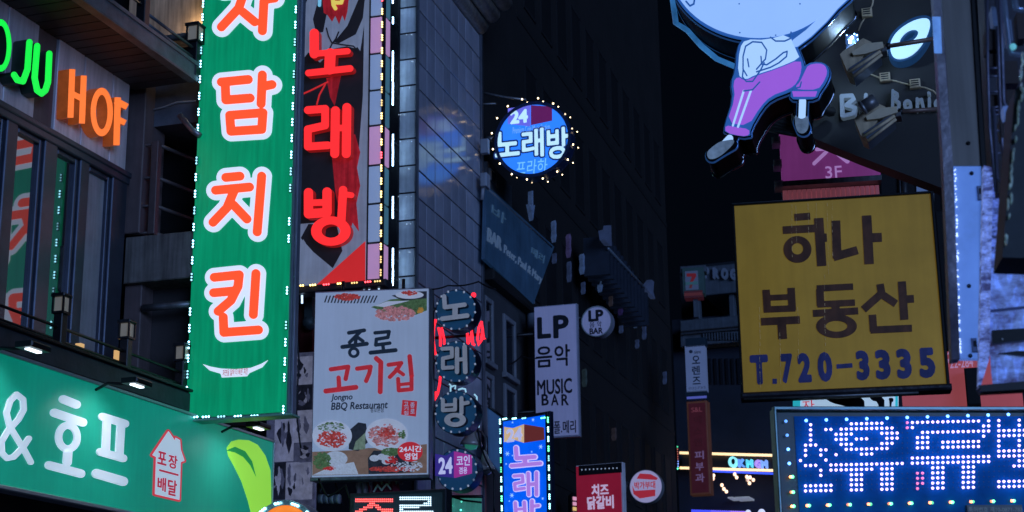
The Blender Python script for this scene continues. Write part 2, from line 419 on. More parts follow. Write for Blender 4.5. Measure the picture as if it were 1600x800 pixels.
def bars(segs, t):      # square-ended strokes
    out = []
    for s in segs:
        (x0, y0), (x1, y1) = s[:2]; h = (s[2] if len(s) > 2 else t)/2; L = math.hypot(x1-x0, y1-y0); nx, ny = -(y1-y0)/L*h, (x1-x0)/L*h
        out.append([(x0+nx, y0+ny), (x1+nx, y1+ny), (x1-nx, y1-ny), (x0-nx, y0-ny)])
    return out
# channel letters
def channel(name, label, letters, fcol, side, depth_=.16):
    G = F(name, label, 'channel letters', (203, 135), 16.2, 88)
    for nm, ss, r, polys, holes in letters:
        mb = MB(); G.shape(mb, ss, r, -.02-depth_, -.025, 0, 1, polys=polys, holes=holes)
        G.part('letter', mb, [fcol, side])
    return G
orf = LIT('orange_letter_face', (252, 118, 48), 1.0, var=.05); ors = M('orange_letter_side', (.42, .09, .02), .45, em=.16, ecol=(1, .2, .03), var=.3)
grf = LIT('green_letter_face', (20, 238, 70), 1.0, var=.05); grs = M('green_letter_side', (.01, .035, .02), .4, var=.3)
channel('letter_sign', 'orange block channel letters HOF on the grey panels above the windows', [
    ('H', [], 4.2, bars([((113, 108), (110, 184), 9.5), ((131, 118), (128, 193), 9.5), ((112, 146), (130, 155), 9)], 9), ()),
    ('O', [], 4.5, [ring(159, 175, 17.5, 38)], [ring(159, 175, 9, 27)]),
    ('F', [], 4.2, bars([((184, 152), (182, 227), 10), ((180, 157), (199, 167), 10), ((182, 185), (196, 192), 9)], 9), ())], orf, ors, .13)
channel('letter_sign', 'green lit channel letters OJU left of the orange letters', [
    ('O', [], 4.5, [ring(1, 71, 17, 41)], [ring(1, 71, 9.5, 31)]),
    ('J', [[(46, 66), (43, 108), (36, 127), (27, 125), (22, 117)]], 5., (), ()),
    ('U', [[(58, 72), (54, 122), (58, 141), (65, 146), (71, 141), (75, 128), (77, 84)]], 5., (), ())], grf, grs, .15)

# fascia sign
S = F('fascia_sign', 'long green fascia sign under the lower balcony with white ampersand lettering and a leaf', 'sign', (0, 757), 13.1, 88)
sgreen = M('green_fascia_sheet', (.02, .36, .24), .40, em=.62, ecol=(.0, .25, .16), var=.16, scale=.9, streak=.06, spec=.7)
uS = lambda x, y: S.uv(x, y)[0]
vt = S.uv(213, 622)[1]; ur = S.uv(425, 730)[0]; ul = S.uv(-260, 700)[0]; vb = S.uv(0, 757)[1]
S.part('face_sheet', MB().box(ul, ur, 0, .02, vb, vt), sgreen)
S.part('sign_box', MB().box(ul, ur-.004, .021, .33, vb+.004, vt-.004), greyp)
S.part('sign_trim', MB().bevbox(ul, ur+.012, -.02, .02, vb-.035, vb-.001, .005).bevbox(ul, ur+.012, -.02, .02, vt+.001, vt+.03, .005).bevbox(ur+.001, ur+.02, -.02, .33, vb-.03, vt+.028, .004), M('pale_aluminium_trim', (.5, .55, .55), .3, .6, var=.1))
wf = LIT('pale_cyan_lettering', (196, 222, 240), .55, (.75, .75, .75))
def L2(F_, name, ss, r, mats, f=-.015, b=-.001, grow=0, polys=(), holes=(), parent=None):
    mb = MB(); F_.shape(mb, ss, r, f, b, 0, 0, grow, polys, holes); return F_.part(name, mb, mats, parent)
amp = [[(49, 722), (40, 705), (16, 666), (11, 645), (17, 626), (27, 616), (37, 624), (38, 640), (30, 655), (14, 672), (3, 690), (4, 708), (12, 716), (22, 714), (36, 700), (46, 685)]]
L2(S, 'ampersand', amp, 4.3, wf)
L2(S, 'letter', [[(100, 624), (120, 632)], [(86, 645), (130, 660)]], 6.5, wf, polys=[ring(107, 683, 19.5, 24)], holes=[ring(107, 683, 9.5, 13)])
L2(S, 'letter', [[(107, 706), (106, 722)], [(78, 727), (127, 740)]], 6.5, wf)
L2(S, 'letter', [[(161, 651), (196, 662)], [(168, 655), (166, 706)], [(190, 662), (187, 712)], [(158, 706), (193, 716)]], 6., wf)
L2(S, 'letter', [[(152, 740), (193, 752)]], 7.2, wf)
hr = LIT('signal_red_print', (215, 60, 75), .6); rp = LIT('crimson_print', (200, 40, 70), .5)
house = [(262, 674), (273, 690), (273, 684), (280, 688), (281, 703), (287, 720), (281, 722), (279, 781), (241, 772), (243, 714), (237, 711)]
hs = strokes([], 0, (3.2, .2), [house])
S.part('house_outline', MB().solid(S.map(hs[0]), -.006, -.001), hr)
S.part('house_board', MB().solid(S.map(hs[1]), -.010, -.0065), wf)
for t, bx in (('포', (247, 704, 260, 728)), ('장', (264, 709, 277, 734)), ('배', (247, 744, 259, 769)), ('달', (263, 748, 276, 776))): S.lettering('lettering', t, bx, -.014, -.0105, rp, .02)
S.part('divider_line', MB().solid(S.map([[(247, 733), (277, 741), (277, 744), (247, 736)]]), -.013, -.0105), rp)
leaf = LIT('lime_leaf_print', (150, 225, 70), .75); leafd = LIT('deep_green_print', (20, 150, 70), .6)
S.part('leaf_emblem', MB().solid(S.map([[(354, 700), (361, 690), (372, 687), (388, 688), (402, 695), (414, 712), (422, 735), (423, 762), (423, 812), (393, 806), (387, 782), (377, 752), (365, 728), (356, 712)]]), -.006, -.001), leaf)
S.part('leaf_vein', MB().solid(S.map([[(352, 704), (366, 698), (382, 705), (393, 721), (399, 745), (390, 727), (379, 714), (366, 707)]]), -.009, -.0065), leafd)
# lamps above the fascia: lit heads that wash it from above
lm = LIT('white_lamp_lens', (225, 240, 255), 3.0)
def wash(F_, x, y, e, label, tx, length=.27):
    G = F('flood_lamp', label, 'lamp', (x, y), depth(F_.root.matrix_world @ Vector(F_.p3(x, y, -.45))), 88)
    G.part('housing', MB().bevbox(-length/2, length/2, -.08, .08, .012, .06, .012).tube([(0, .08, .03), (0, .3, .05), (0, .42, .0)], .014), black)
    G.part('lens', MB().box(-length/2+.05, length/2-.05, -.022, .022, .0, .011), lm)
    l = bpy.data.lights.new('lamp_light', 'SPOT'); l.energy = e; l.spot_size = rad(125); l.spot_blend = 1; l.shadow_soft_size = .06; l.color = (.85, .92, 1)
    o = bpy.data.objects.new('lamp_light', l); COL.objects.link(o); o.parent = G.root; o.location = (0, 0, -.03)
    o.rotation_euler = Vector((0, .42, -.5)).to_track_quat('-Z', 'Y').to_euler()
wash(S, 52, 549, 17, 'slim white floodlight over the left end of the green fascia sign', 0)
wash(S, 214, 604, 17, 'slim white floodlight above the middle of the green fascia sign', 0)
wash(S, 404, 671, 10, 'bright white floodlight under the tall green sign', 0, .26)
wash(S, -140, 490, 16, 'white floodlight beyond the left end of the balcony posts', 0)

# ------------------------------------------------------------------ stairwell building behind the vertical sign
cor = PY(203, 400, (A.mw @ Vector((u_end, 0, 0))).y)
Dc = depth(P(203, 300, 16.2))
B = F('stairwell_building', 'concrete building with an open dark stairwell behind the tall green sign', 'building', (204, 300), 16.6, 0, ground=True)
q = lambda x, y, off=0.: B.uv(x, y, off)
mb = MB(); B.rect(mb, 204, -400, 340, 900, .9, 1.5); B.part('rear_wall', mb, M('black_recess', (.012, .012, .015), .9))
mb = MB(); B.rect(mb, 226, -420, 335, 52, .0, .85, off=0); B.part('upper_wall', mb, M('rain_stained_beige_wall', (.50, .36, .24), .85, em=.03, ecol=(1, .62, .4), var=.35, scale=1.3, streak=.5, bump=.3))  # slight warm emission stands in for lamplight on this wall
mb = MB(); B.rect(mb, 226, 54, 335, 128, .25, .85, off=.0); B.part('lintel', mb, black)
mb = MB(); B.rect(mb, 226, 129, 335, 184, .05, .85, off=.0); B.part('stucco_band', mb, M('blue_grey_stucco', (.10, .105, .13), .9, var=.4, scale=3, bump=.5))
mb = MB(); B.rect(mb, 204, 135, 228, 369, -.15, .3, off=0, bev=.01); B.part('column', mb, brownm)
mb = MB(); B.rect(mb, 196, 371, 335, 430, -.25, .85, off=-.25, bev=.01); B.part('floor_slab', mb, conc)
mb = MB(); B.rect(mb, 196, 432, 335, 620, .1, .85, off=.1); B.part('lower_wall', mb, M('dim_brown_shutter', (.045, .038, .04), .7, var=.4, scale=2))
mb = MB(); B.rect(mb, 196, 425, 212, 640, -.15, .09, off=-.15, bev=.01); B.part('lower_column', mb, brownm)
rm = M('dull_brown_rail', (.12, .09, .09), .5, .3, var=.3)
u, v1 = q(245, 222, -.1); _, v0 = q(245, 366, -.1)
B.part('stair_post', MB().bevbox(u-.04, u+.04, -.14, -.06, v0, v1, .006), rm)
for y in (225, 276, 320, 362):
    v = q(245, y, -.1)[1]; B.part('stair_rail', MB().tube([(u, -.1, v), (u+.2, .75, v)], .022, 6).tube([(u, -.1, v), (u-.3, -.1, v)], .015, 6), rm)
mb = MB()
mb.tube([B.p3(281, 180, -.3), B.p3(300, 203, -.3), B.p3(312, 212, -.3)], .035, 6); B.part('awning_arm', mb, steel)
B.part('crack_line', MB().tube([B.p3(229, 174, .03), B.p3(258, 167, .03), B.p3(276, 160, .03), B.p3(306, 158, .03)], .012, 4), M('pale_mortar', (.3, .3, .32), .9))

# ------------------------------------------------------------------ tall green vertical sign
V = F('vertical_sign', 'tall green lightbox sign with white-edged orange Korean letters and white lamps down both edges', 'sign', (290, 653), 16.1, 0)
gface = LIT('green_lightbox_face', (0, 138, 92), .92, (.01, .25, .13), .35, var=.08, streak=.22, scale=1.5)
W_ = V.uv(445, 651)[0]; H_ = V.uv(320, -260)[1]
V.part('face', MB().box(0, W_, 0, .03, 0, H_), gface)
V.part('sign_box', MB().bevbox(.012, W_+.065, .031, .12, -.03, H_+.05, .006), M('blue_grey_sign_side', (.32, .34, .42), .4, .3, var=.2, streak=.3))
V.part('side_rib', MB().box(W_+.02, W_+.03, .018, .0305, 0, H_).box(W_+.05, W_+.06, .018, .0305, 0, H_), greyp)
V.part('drip_tray', MB().bevbox(.0, W_+.10, -.06, .14, -.05, -.032, .005), M('pale_green_lip', (.25, .5, .38), .4, var=.1))
of = LIT('orange_red_letter', (250, 82, 42), 1.0, var=.03); wo = LIT('white_letter_edge', (208, 220, 240), .95, var=.03)
big = {
 'ja': [[(350, -14), (402, -18)], [(384, -16), (374, 14), (347, 43)], [(381, 20), (399, 35)], [(417, -60), (411, 49)], [(415, 0), (430, -2)]],
 'dam': [[(347, 129), (389, 125)], [(353, 130), (354, 157), (392, 154)], [(411, 118), (409, 163)], [(411, 136), (426, 133)], [(360, 181), (412, 177), (410, 203), (362, 206), (360, 181)]],
 'chi': [[(354, 278), (376, 276)], [(338, 298), (391, 293)], [(368, 296), (356, 325), (334, 348)], [(366, 321), (387, 343)], [(410, 276), (403, 363)]],
 'kin': [[(336, 434), (375, 430), (373, 448), (362, 470), (342, 487)], [(335, 458), (369, 455)], [(401, 428), (397, 492)], [(350, 496), (351, 520), (405, 516)]]}
for k, ss in big.items():
    l = strokes(ss, 6.9, (0, 8.2))
    o = V.part('letter_edge', MB().solid(V.map(l[1]), -.012, -.001), wo)
    V.part('letter', MB().solid(V.map(l[0]), -.020, -.0125), of, o)
V.part('smile_mark', MB().solid(V.map([[(317, 569), (330, 573), (346, 576), (368, 577), (392, 575), (408, 569), (419, 563), (410, 574), (390, 583), (386, 588), (347, 590), (345, 584), (328, 579)]]), -.008, -.001), wo)
V.lettering('lettering', '자연을 닮아 더 바른 치킨', (348, 577.5, 387, 585), -.011, -.0085, LIT('dark_red_print', (170, 60, 60), .6), 0)
ledw = BULB('cold_white_led', (.30, .80, 1.), 6)
def edge(F_, a, b, ys, mat, off=-.03, **k): module(F_, [(lerp(a, b, (y-a[1])/(b[1]-a[1]))) for y in ys], mat, off=off, **k)
ly = [-20, 6, 27, 58, 79, 100, 124, 150, 175, 200, 251, 277, 303, 329, 355, 381, 407, 433, 487, 513, 539, 560, 585, 610, 634]
edge(V, (318, 0), (291, 640), ly, ledw, r=.0105)
ry = [-12, 15, 39, 66, 90, 116, 141, 166, 191, 216, 242, 268, 294, 346, 373, 454, 508, 535, 565, 590, 640]
edge(V, (463, 0), (443, 640), ry, ledw, r=.0105)
module(V, [(x, 652-.02*(x-290)) for x in (304, 322, 346, 372, 398, 424)], ledw, horiz=True, off=-.03)
for z in (1.2, 4.2): V.part('mounting_arm', MB().tube([(-.6, .10, z), (.02, .10, z)], .04), steel)

# ------------------------------------------------------------------ red neon banner box
N_ = F('banner_sign', 'tall black and white artwork banner with glowing red neon Korean letters and amber lamps', 'sign', (467, 447), 18.6, 0)
lg = LIT('lit_grey_print', (110, 124, 155), .7, (.25, .25, .27), var=.2, streak=.15); bk = M('black_print', (.02, .022, .028), .4, em=.25, ecol=(.02, .02, .03))
rd = LIT('blood_red_print', (165, 30, 42), .7, var=.35, scale=8, streak=.4); rd2 = LIT('bright_red_print', (200, 40, 42), .8)
HB = N_.uv(475, -220)[1]; WB = N_.uv(572, 440)[0]; WC = N_.uv(597, 439)[0]
N_.part('artwork_sheet', MB().box(0, WB, 0, .02, 0, HB), lg)
N_.part('sign_box', MB().box(.003, WC-.02, .021, .21, .003, HB), dark)
art = [('black_shape', bk, [[(468, 30), (484, -10), (470, -10)], [(500, -10), (511, -10), (512, 14), (505, 50), (494, 52), (489, 30)], [(564, -10), (571, -10), (567, 28), (548, 72), (522, 66), (543, 40)],
     [(468, 140), (470, 97), (482, 82), (500, 98), (522, 76), (556, 70), (563, 80), (569, 40), (567, 150), (559, 255), (548, 300), (530, 345), (468, 350)], [(470, 372), (482, 350), (526, 352), (535, 392), (520, 419), (490, 394)]]),
   ('red_shape', rd, [[(503, -10), (546, -10), (543, 18), (539, 33), (535, 24), (530, 38), (524, 25), (519, 34), (512, 24), (506, 20)], [(510, 122), (533, 118), (523, 166), (516, 152)],
     [(516, 214), (555, 210), (563, 238), (558, 262), (563, 290), (557, 318), (561, 362), (551, 348), (546, 366), (535, 352), (524, 300)], [(500, 330), (512, 335), (508, 370), (500, 360)]]),
   ('red_corner', rd2, [[(494, 446), (571, 377), (571, 440)]]),
   ('grey_streak', lg, [[(530, 68), (560, 52), (566, 66), (556, 76), (540, 72)], [(476, 60), (486, 56), (484, 78), (474, 84)], [(472, 388), (478, 380), (474, 374)]])]
off = -.002
for nm, m, ps in art:
    for p in ps: N_.part(nm, MB().solid(N_.map([p]), off, off+.0018), m)
    off -= .002
L2(N_, 'black_line', [[(510, 44), (513, 56), (519, 68), (514, 78)], [(529, 50), (525, 60), (519, 68)], [(519, 67), (536, 70), (552, 72), (560, 80)]], 1.1, bk, -.014, -.011)
L2(N_, 'red_line', [[(470, 148), (486, 141), (512, 128)], [(495, 163), (499, 148), (508, 132)]], 1.2, rd2, -.014, -.011)
L2(N_, 'print_stroke', [[(519, -8), (521, 8), (524, 13)], [(521, 4), (533, 4), (536, -6)]], 3., LIT('yellow_print', (225, 200, 90), .8), -.014, -.011)
L2(N_, 'print_stroke', [[(500, -10), (499, 8)]], 2.6, LIT('sky_blue_print', (120, 190, 220), .8), -.014, -.011)
neon = LIT('red_neon_face', (255, 44, 46), 1.1, var=.03); nside = M('neon_letter_side', (.25, .01, .01), .4, em=.25, ecol=(.8, .02, .02))
nl = [[([(491, 52), (491, 84)], 7.2), ([(491, 84), (543, 80)], 4.8), ([(516, 84), (515, 108)], 8.5), ([(482, 114), (547, 107)], 5.2)],
      [([(481, 172), (508, 170), (508, 196), (481, 202), (481, 229), (512, 227)], 6.), ([(524, 173), (523, 240)], 7), ([(542, 168), (541, 240)], 7), ([(524, 200), (541, 200)], 5)],
      [([(482, 301), (482, 334), (511, 332), (511, 300)], 7.2), ([(482, 317), (510, 316)], 5), ([(536, 297), (533, 350)], 6.5), ([(536, 303), (549, 305)], 4.5)]]
for k, ss in enumerate(nl):
    kw = dict(polys=[ring(517, 361, 31, 23)], holes=[ring(517, 361, 14.5, 10.5)]) if k == 2 else {}
    if k == 2:
        N_.part('neon_letter', MB().solid(N_.map(strokes(ss, 7, (0,))[0], -.14), -.14, -.05, 0, 1), [neon, nside])
        N_.part('neon_letter', MB().solid(N_.map(strokes([], 7, (0,), **kw)[0], -.139), -.139, -.05, 0, 1), [neon, nside])
    else: N_.part('neon_letter', MB().solid(N_.map(strokes(ss, 7, (0,))[0], -.14), -.14, -.05, 0, 1), [neon, nside])
seams = [-95, -32, 27, 85, 142, 197, 259, 319, 380, 438]
cols = [LIT('blue_lit_panel', (112, 134, 172), .85, var=.05), LIT('pink_lit_panel', (165, 128, 172), .85, var=.05)]
pat = [1, 0, 1, 0, 0, 1, 0, 0, 1]; tealp = LIT('teal_lit_panel', (62, 105, 125), .7, var=.1)
fr = MB()
for i in range(len(seams)-1):
    u0 = N_.uv(573.5, seams[i])[0]; u1 = N_.uv(594, seams[i])[0]; v1 = N_.uv(575, seams[i]+2)[1]; v0 = N_.uv(575, seams[i+1]-2)[1]
    N_.part('light_panel', MB().bevbox(WB+.018, WC-.035, -.004, .02, v0, v1, .004), cols[pat[i]])
    N_.part('side_panel', MB().box(WC-.019, WC+.001, .035, .19, v0, v1), tealp if pat[i] == 0 else cols[1])
N_.part('corner_strip', MB().bevbox(WC-.03, WC+.006, -.015, .03, 0, HB, .004).box(WB+.001, WB+.012, -.01, .02, 0, HB), black)
amb = BULB('amber_led', (1., .66, .18), 5); redl = BULB('red_led', (1, .05, .06), 5)
ys = [18+20.4*k for k in range(-3, 21)]
edge(N_, (597.5, 0), (595, 440), [y for i, y in enumerate(ys) if i not in (2, 14)], amb, gap=4.2, r=.012, off=-.03)
edge(N_, (597.5, 0), (595, 440), [ys[2], ys[14]], redl, gap=4.2, r=.012, off=-.03)
module(N_, [(470, 446.5), (489, 445.5), (532, 443), (554, 442), (590, 439.5)], amb, horiz=True, off=-.03, gap=4.2, r=.012); module(N_, [(510, 444.5), (575, 440.5)], redl, horiz=True, off=-.03, gap=4.2, r=.012)
N_.part('bottom_rail', MB().bevbox(-.02, WC+.05, -.02, .22, -.09, -.005, .01), dark)
tubes = MB()
for x, y0, y1 in ((472, 457, 474), (569, 449, 455), (577, 449, 455), (592, 448, 454), (519, 453, 457)):
    a, b = N_.p3(x, y0, .1), N_.p3(x, y1, .1); tubes.tube([a, b], .012, 6)
N_.part('light_tube', tubes, LIT('dim_blue_white_tube', (190, 220, 255), 2.))

# ================================================================== tiled building, middle
T = F('tiled_building', 'blue-grey tiled corner building with glossy wall tiles and a ribbed metal roof edge', 'building', (651, 700), 21, 90, ground=True)
grout = M('dark_tile_joint', (.012, .013, .02), .8)
tile = M('glossy_blue_grey_tile', (.42, .42, .50), .16, 0, var=.2, scale=1.2, streak=.12, bump=.015, spec=.5, rnd=.16); tile.node_tree.nodes['Principled BSDF'].inputs['IOR'].default_value = 1.9
Lt = T.uv(749, 50)[0]; ztop = T.uv(752, 55)[1]
T.part('wall', MB().box(.0, Lt, .03, 3.8, 0, ztop+.3), grout)
zl = [T.uv(651, y)[1] for y in (11, 351)]; ph = (zl[0]-zl[1])/8; pw = Lt/8
tm = MB().bevbox(.008, pw-.008, -.004, .03, .010, ph-.010, .004).mesh('tile', tile)
for i in range(8):
    for k in range(-17, 9):
        z = zl[0]+k*ph
        if z+ph > ztop+.35: continue
        o = T.part('tile', tm, None); o.location = (i*pw, random.uniform(-.002, .002), z); o.rotation_euler = (random.uniform(-.005, .005), 0, random.uniform(-.010, .010))
T.part('edge_trim', MB().bevbox(Lt+.001, Lt+.10, -.03, 3.7, 0, ztop+.25, .01).bevbox(-.035, .0, -.02, .02, 0, ztop+.3, .008), M('slate_edge_trim', (.10, .11, .14), .4, .4, var=.3))
cY = (T.mw @ Vector((0, 0, 0))).y
G = sub(T, 'front_wall', (620, 700), depth(PY(620, 700, cY)))
wG = G.uv(649.5, 400)[0]
ftile = M('pale_blue_stone_tile', (.66, .70, .74), .3, 0, var=.3, scale=2.2, streak=.25, bump=.1, rnd=.25)
zf = [G.uv(621, y)[1] for y in (14, 346)]; fh = (zf[0]-zf[1])/8
fm = MB().bevbox(.006, wG-.006, -.004, .05, .010, fh-.010, .005).mesh('tile', ftile)
for k in range(-14, 4):
    o = G.part('tile', fm, None); o.location = (0, .001, zf[0]+k*fh)
xl = G.uv(604, 400)[0]; zt = zf[0]+4*fh
G.part('wall', MB().box(G.uv(430, 400)[0], wG-.005, .051, 1.5, 0, zt), grout)
G.part('light_channel', MB().box(xl, -.012, -.02, .05, 0, zt), black)
tw = LIT('blue_white_tube', (165, 210, 255), 14.)
for y0, y1 in ((27, 37), (80, 127), (129, 164), (210, 231), (232, 259), (307, 341), (388, 418), (420, 446), (-30, 5)):
    a, b = G.p3(614, y0, -.22), G.p3(614, y1, -.22); G.part('light_tube', MB().tube([(a[0], -.22, a[2]), (a[0], -.22, b[2])], .010, 6).tube([(a[0], -.22, (a[2]+b[2])/2), (a[0], -.02, (a[2]+b[2])/2)], .012, 5, 1), [tw, black])
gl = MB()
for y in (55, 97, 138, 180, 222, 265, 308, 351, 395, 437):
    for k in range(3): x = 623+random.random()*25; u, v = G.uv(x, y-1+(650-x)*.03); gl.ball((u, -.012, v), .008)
G.part('joint_glint', gl, M('painted_glint', (.9, .9, .95), .15, 1., em=.5, ecol=(.6, .8, 1)))  # emissive beads paint glints along the tile joints
# ribbed roof edge
rb = M('ribbed_galvanised_sheet', (.9, .88, .84), .5, .0, var=.3, scale=2, streak=.3, bump=.1)
Rz = ztop
for k in range(7):
    cy = -.02-.21*k; z_r = Rz+.10+.155*k
    T.part('roof_rib', MB().tube([(-9, cy, z_r), (Lt+.02-.04*k, cy, z_r)], .125, 18), rb)
T.part('roof_deck', MB().solid([[(-9, Rz+.3), (Lt-.3, Rz+.3), (Lt-.3, Rz+.4), (-9, Rz+.4)]], .0, .05), black)

# ------------------------------------------------------------------ round blue karaoke sign
def disc(F_, mb, cx, cy, rpx, y0, y1, mi=0, ms=None, n=48):
    c = F_.uv(cx, cy, y0); r = rpx*F_.sc; return mb.solid([[(c[0]+r*math.cos(2*math.pi*k/n), c[1]+r*math.sin(2*math.pi*k/n)) for k in range(n)]], y0, y1, mi, ms)
def annulus(F_, mb, cx, cy, ro, ri, y0, y1, mi=0, n=48):
    c = F_.uv(cx, cy, y0); L = [[(c[0]+r*F_.sc*math.cos(2*math.pi*k/n), c[1]+r*F_.sc*math.sin(2*math.pi*k/n)) for k in range(n)] for r in (ro, ri)]
    return mb.solid(L, y0, y1, mi)
K = F('round_sign', 'round glowing blue karaoke sign ringed by warm bulbs high on the tiled corner', 'sign', (832, 284), 23.6, 0)
bface = LIT('glowing_blue_face', (40, 118, 242), 1.15, var=.12, scale=1.2)
K.part('sign_box', disc(K, MB(), 832, 217, 65, .0, .30), M('navy_rim', (.02, .04, .12), .35, .3, var=.2))
K.part('rim', annulus(K, MB(), 832, 217, 66, 60.5, -.03, -.001), M('navy_rim', (.02, .04, .12)))
K.part('face', disc(K, MB(), 832, 217, 60.2, -.012, -.001), bface)
warmb = BULB('warm_bulb', (1, .74, .42), 6)
rb_ = [(832+64*math.cos(a), 217+64*math.sin(a)) for a in [2*math.pi*(k+.35)/16 for k in range(16)]]
K.dots('bulb', rb_, .014, warmb, -.05)
K.dots('rear_bulb', [(840+64*math.cos(a), 222+64*math.sin(a)) for a in [2*math.pi*(k+.35)/16 for k in range(16)]], .010, warmb, .3)
pu = LIT('violet_print', (105, 105, 215), .8); mr = LIT('plum_print', (95, 25, 85), .8); cy = LIT('pale_cyan_print', (185, 225, 245), .95)
K.part('logo_side', MB().solid(K.map([[(794, 170), (829, 165), (829, 198), (794, 194)]]), -.016, -.0125), pu)
K.part('logo_side', MB().solid(K.map([[(830, 165), (863, 167), (863, 189), (830, 196)]]), -.016, -.0125), mr)
K.lettering('lettering', '24', (797, 173, 825, 191), -.020, -.0165, cy, .05)
K.lettering('lettering', 'Premium Coin Music Station', (801, 199, 859, 202.5), -.016, -.0125, LIT('soft_blue_print', (120, 170, 240), .8), 0)
dk = LIT('midnight_print', (10, 45, 110), .6)
for t, bx in (('노', (773, 207, 812, 242)), ('래', (815, 203, 850, 244)), ('방', (854, 201, 889, 246))):
    K.lettering('letter_edge', t, bx, -.016, -.0125, dk, .025, grow=.05); K.lettering('letter', t, bx, -.020, -.0165, cy, .025)
K.lettering('lettering', '프라하', (805, 252, 854, 270), -.016, -.0125, LIT('aqua_print', (120, 195, 235), .85), .0, slant=.1)
br = MB().tube([K.p3(738, 142, .1), K.p3(790, 152, .1), K.p3(822, 156, .1)], .02, 6).tube([K.p3(742, 163, .1), K.p3(775, 162, .1)], .015, 6)
br.tube([K.p3(760, 217, .15), K.p3(772, 217, .15)], .05, 8); K.part('bracket', br, steel)

# ------------------------------------------------------------------ barbecue board
Q = F('restaurant_board', 'large pale barbecue restaurant board with dark and red brush lettering above plates of meat', 'sign', (487, 746), 18.0, br=(669, 741))
pale = LIT('pale_blue_printed_board', (132, 152, 190), .66, (.42, .44, .47), var=.05, streak=.05)  # emission added to brighten a board that is not clearly lit
WQ = Q.uv(669, 600)[0]; HQ = Q.uv(489, 458)[1]
Q.part('board', MB().box(0, WQ, 0, .02, 0, HQ), pale)
Q.part('sign_box', MB().bevbox(-.012, WQ+.012, .021, .25, -.03, HQ+.02, .006), M('blue_grey_sign_side', (.3, .3, .3)))
Q.part('bottom_trim', MB().bevbox(-.015, WQ+.02, -.02, .02, -.045, -.002, .008), steel)
ink = M('navy_brush_ink', (.02, .035, .06), .6, em=.25, ecol=(.02, .04, .08)); rink = LIT('red_brush_ink', (172, 40, 52), .7, var=.2, scale=9)
def brush(F_, ss, r, m, name='brush_letter'): L2(F_, name, [(a, b*1.12) for a, b in ss], r, m, -.010, -.002)
brush(Q, [([(545, 520), (569, 516)], 2.6), ([(564, 517), (546, 535)], 2.4), ([(556, 525), (567, 533)], 2.4), ([(535, 542), (573, 537)], 2.8), ([(556, 530), (555, 540)], 2.4)], 2.5, ink)
Q.part('brush_letter', MB().solid(Q.map([ring(553, 551, 9, 8.5, 24), ring(553, 551, 4.2, 4.2, 16)]), -.010, -.002), ink)
brush(Q, [([(586, 520), (608, 518), (606, 527), (588, 530), (587, 539), (609, 536)], 2.4), ([(598, 538), (599, 546)], 2.4), ([(579, 551), (618, 547)], 2.8)], 2.5, ink)
brush(Q, [([(517, 577), (544, 573), (540, 592)], 3), ([(529, 590), (530, 607)], 3), ([(509, 611), (556, 605)], 3.4)], 3, rink)
brush(Q, [([(558, 576), (579, 573), (577, 583), (572, 595)], 3), ([(588, 560), (595, 566), (594, 612)], 3.4)], 3, rink)
brush(Q, [([(607, 570), (627, 567), (620, 578), (609, 589)], 2.8), ([(619, 577), (630, 585)], 2.6), ([(640, 557), (643, 587)], 3.2)], 3, rink)
brush(Q, [([(622, 592), (623, 610), (643, 608), (643, 589)], 2.8), ([(623, 601), (643, 599)], 2.3)], 3, rink)
Q.lettering('lettering', 'Jongno', (517, 616, 550, 627), -.006, -.002, ink, .02, slant=.12)
Q.lettering('lettering', 'BBQ Restaurant', (517, 629, 605, 640), -.006, -.002, ink, .02, slant=.12)
Q.lettering('lettering', '종로본점', (579, 638, 599, 644), -.006, -.002, ink, .0)
Q.part('seal_stamp', MB().solid(Q.map([[(629, 625), (652, 627), (650, 651), (627, 648)]]), -.006, -.002), rink)
seal = LIT('pale_seal_print', (150, 160, 195), .6)
for t, bx in (('고', (631, 628, 638, 634)), ('기', (631, 635, 638, 641)), ('집', (631, 642, 638, 648)), ('종', (641, 629, 648, 637)), ('로', (641, 639, 648, 646))): Q.lettering('lettering', t, bx, -.009, -.0065, seal, .02)
# printed food pictures: flat shapes of print
def fm_(n, rgb, k=.5, v=.35, s=30): return LIT(n, rgb, k, var=v, scale=s)
plate = fm_('plate_print', (168, 180, 205), .6, .1, 5); meat = fm_('red_meat_print', (165, 62, 62), .6, .6, 45); meat2 = fm_('pink_meat_print', (170, 120, 130), .6, .6, 45)
greens = fm_('green_leaf_print', (74, 105, 72), .55, .6, 35); woodp = fm_('brown_wood_print', (120, 98, 88), .55, .3, 8); bkp = fm_('charcoal_print', (38, 44, 58), .5, .5, 20); redp = fm_('chilli_print', (165, 40, 45), .6, .3, 20)
orp = fm_('mustard_print', (165, 125, 60), .6, .3, 20); ricep = fm_('rice_print', (160, 172, 195), .6, .2, 50)
def blobs(F_, name, m, cx, cy, rx, ry, n, s, off, sq=1.):
    mb = MB(); n = int(n*2.2); s *= .62
    for k in range(n):
        a = random.random()*6.28; t = random.random()**.6; x = cx+rx*t*math.cos(a); y = cy+ry*t*math.sin(a); an = random.random()*3.14; l = s*random.uniform(.6, 1.5); q_ = l*random.uniform(.3, .6)*sq
        pts = [(x+l*math.cos(an+b)*1*(1 if i % 2 else .8)-0, y+q_*math.sin(an+b)+l*.2*math.cos(b)) for i, b in enumerate([0, 1.05, 2.1, 3.14, 4.2, 5.2])]
        mb.solid(F_.map([pts]), off-.0007*(k % 4), off+.001, back=False)
    return F_.part(name, mb, m, kind='stuff')
def flat(F_, name, m, pts, off, holes=()): return F_.part(name, MB().solid(F_.map([pts, *holes]), off, off+.0012), m)
flat(Q, 'table_print', woodp, [(488, 706), (560, 703), (575, 640+60), (600, 700), (667, 694), (667, 739), (488, 743)], -.002)
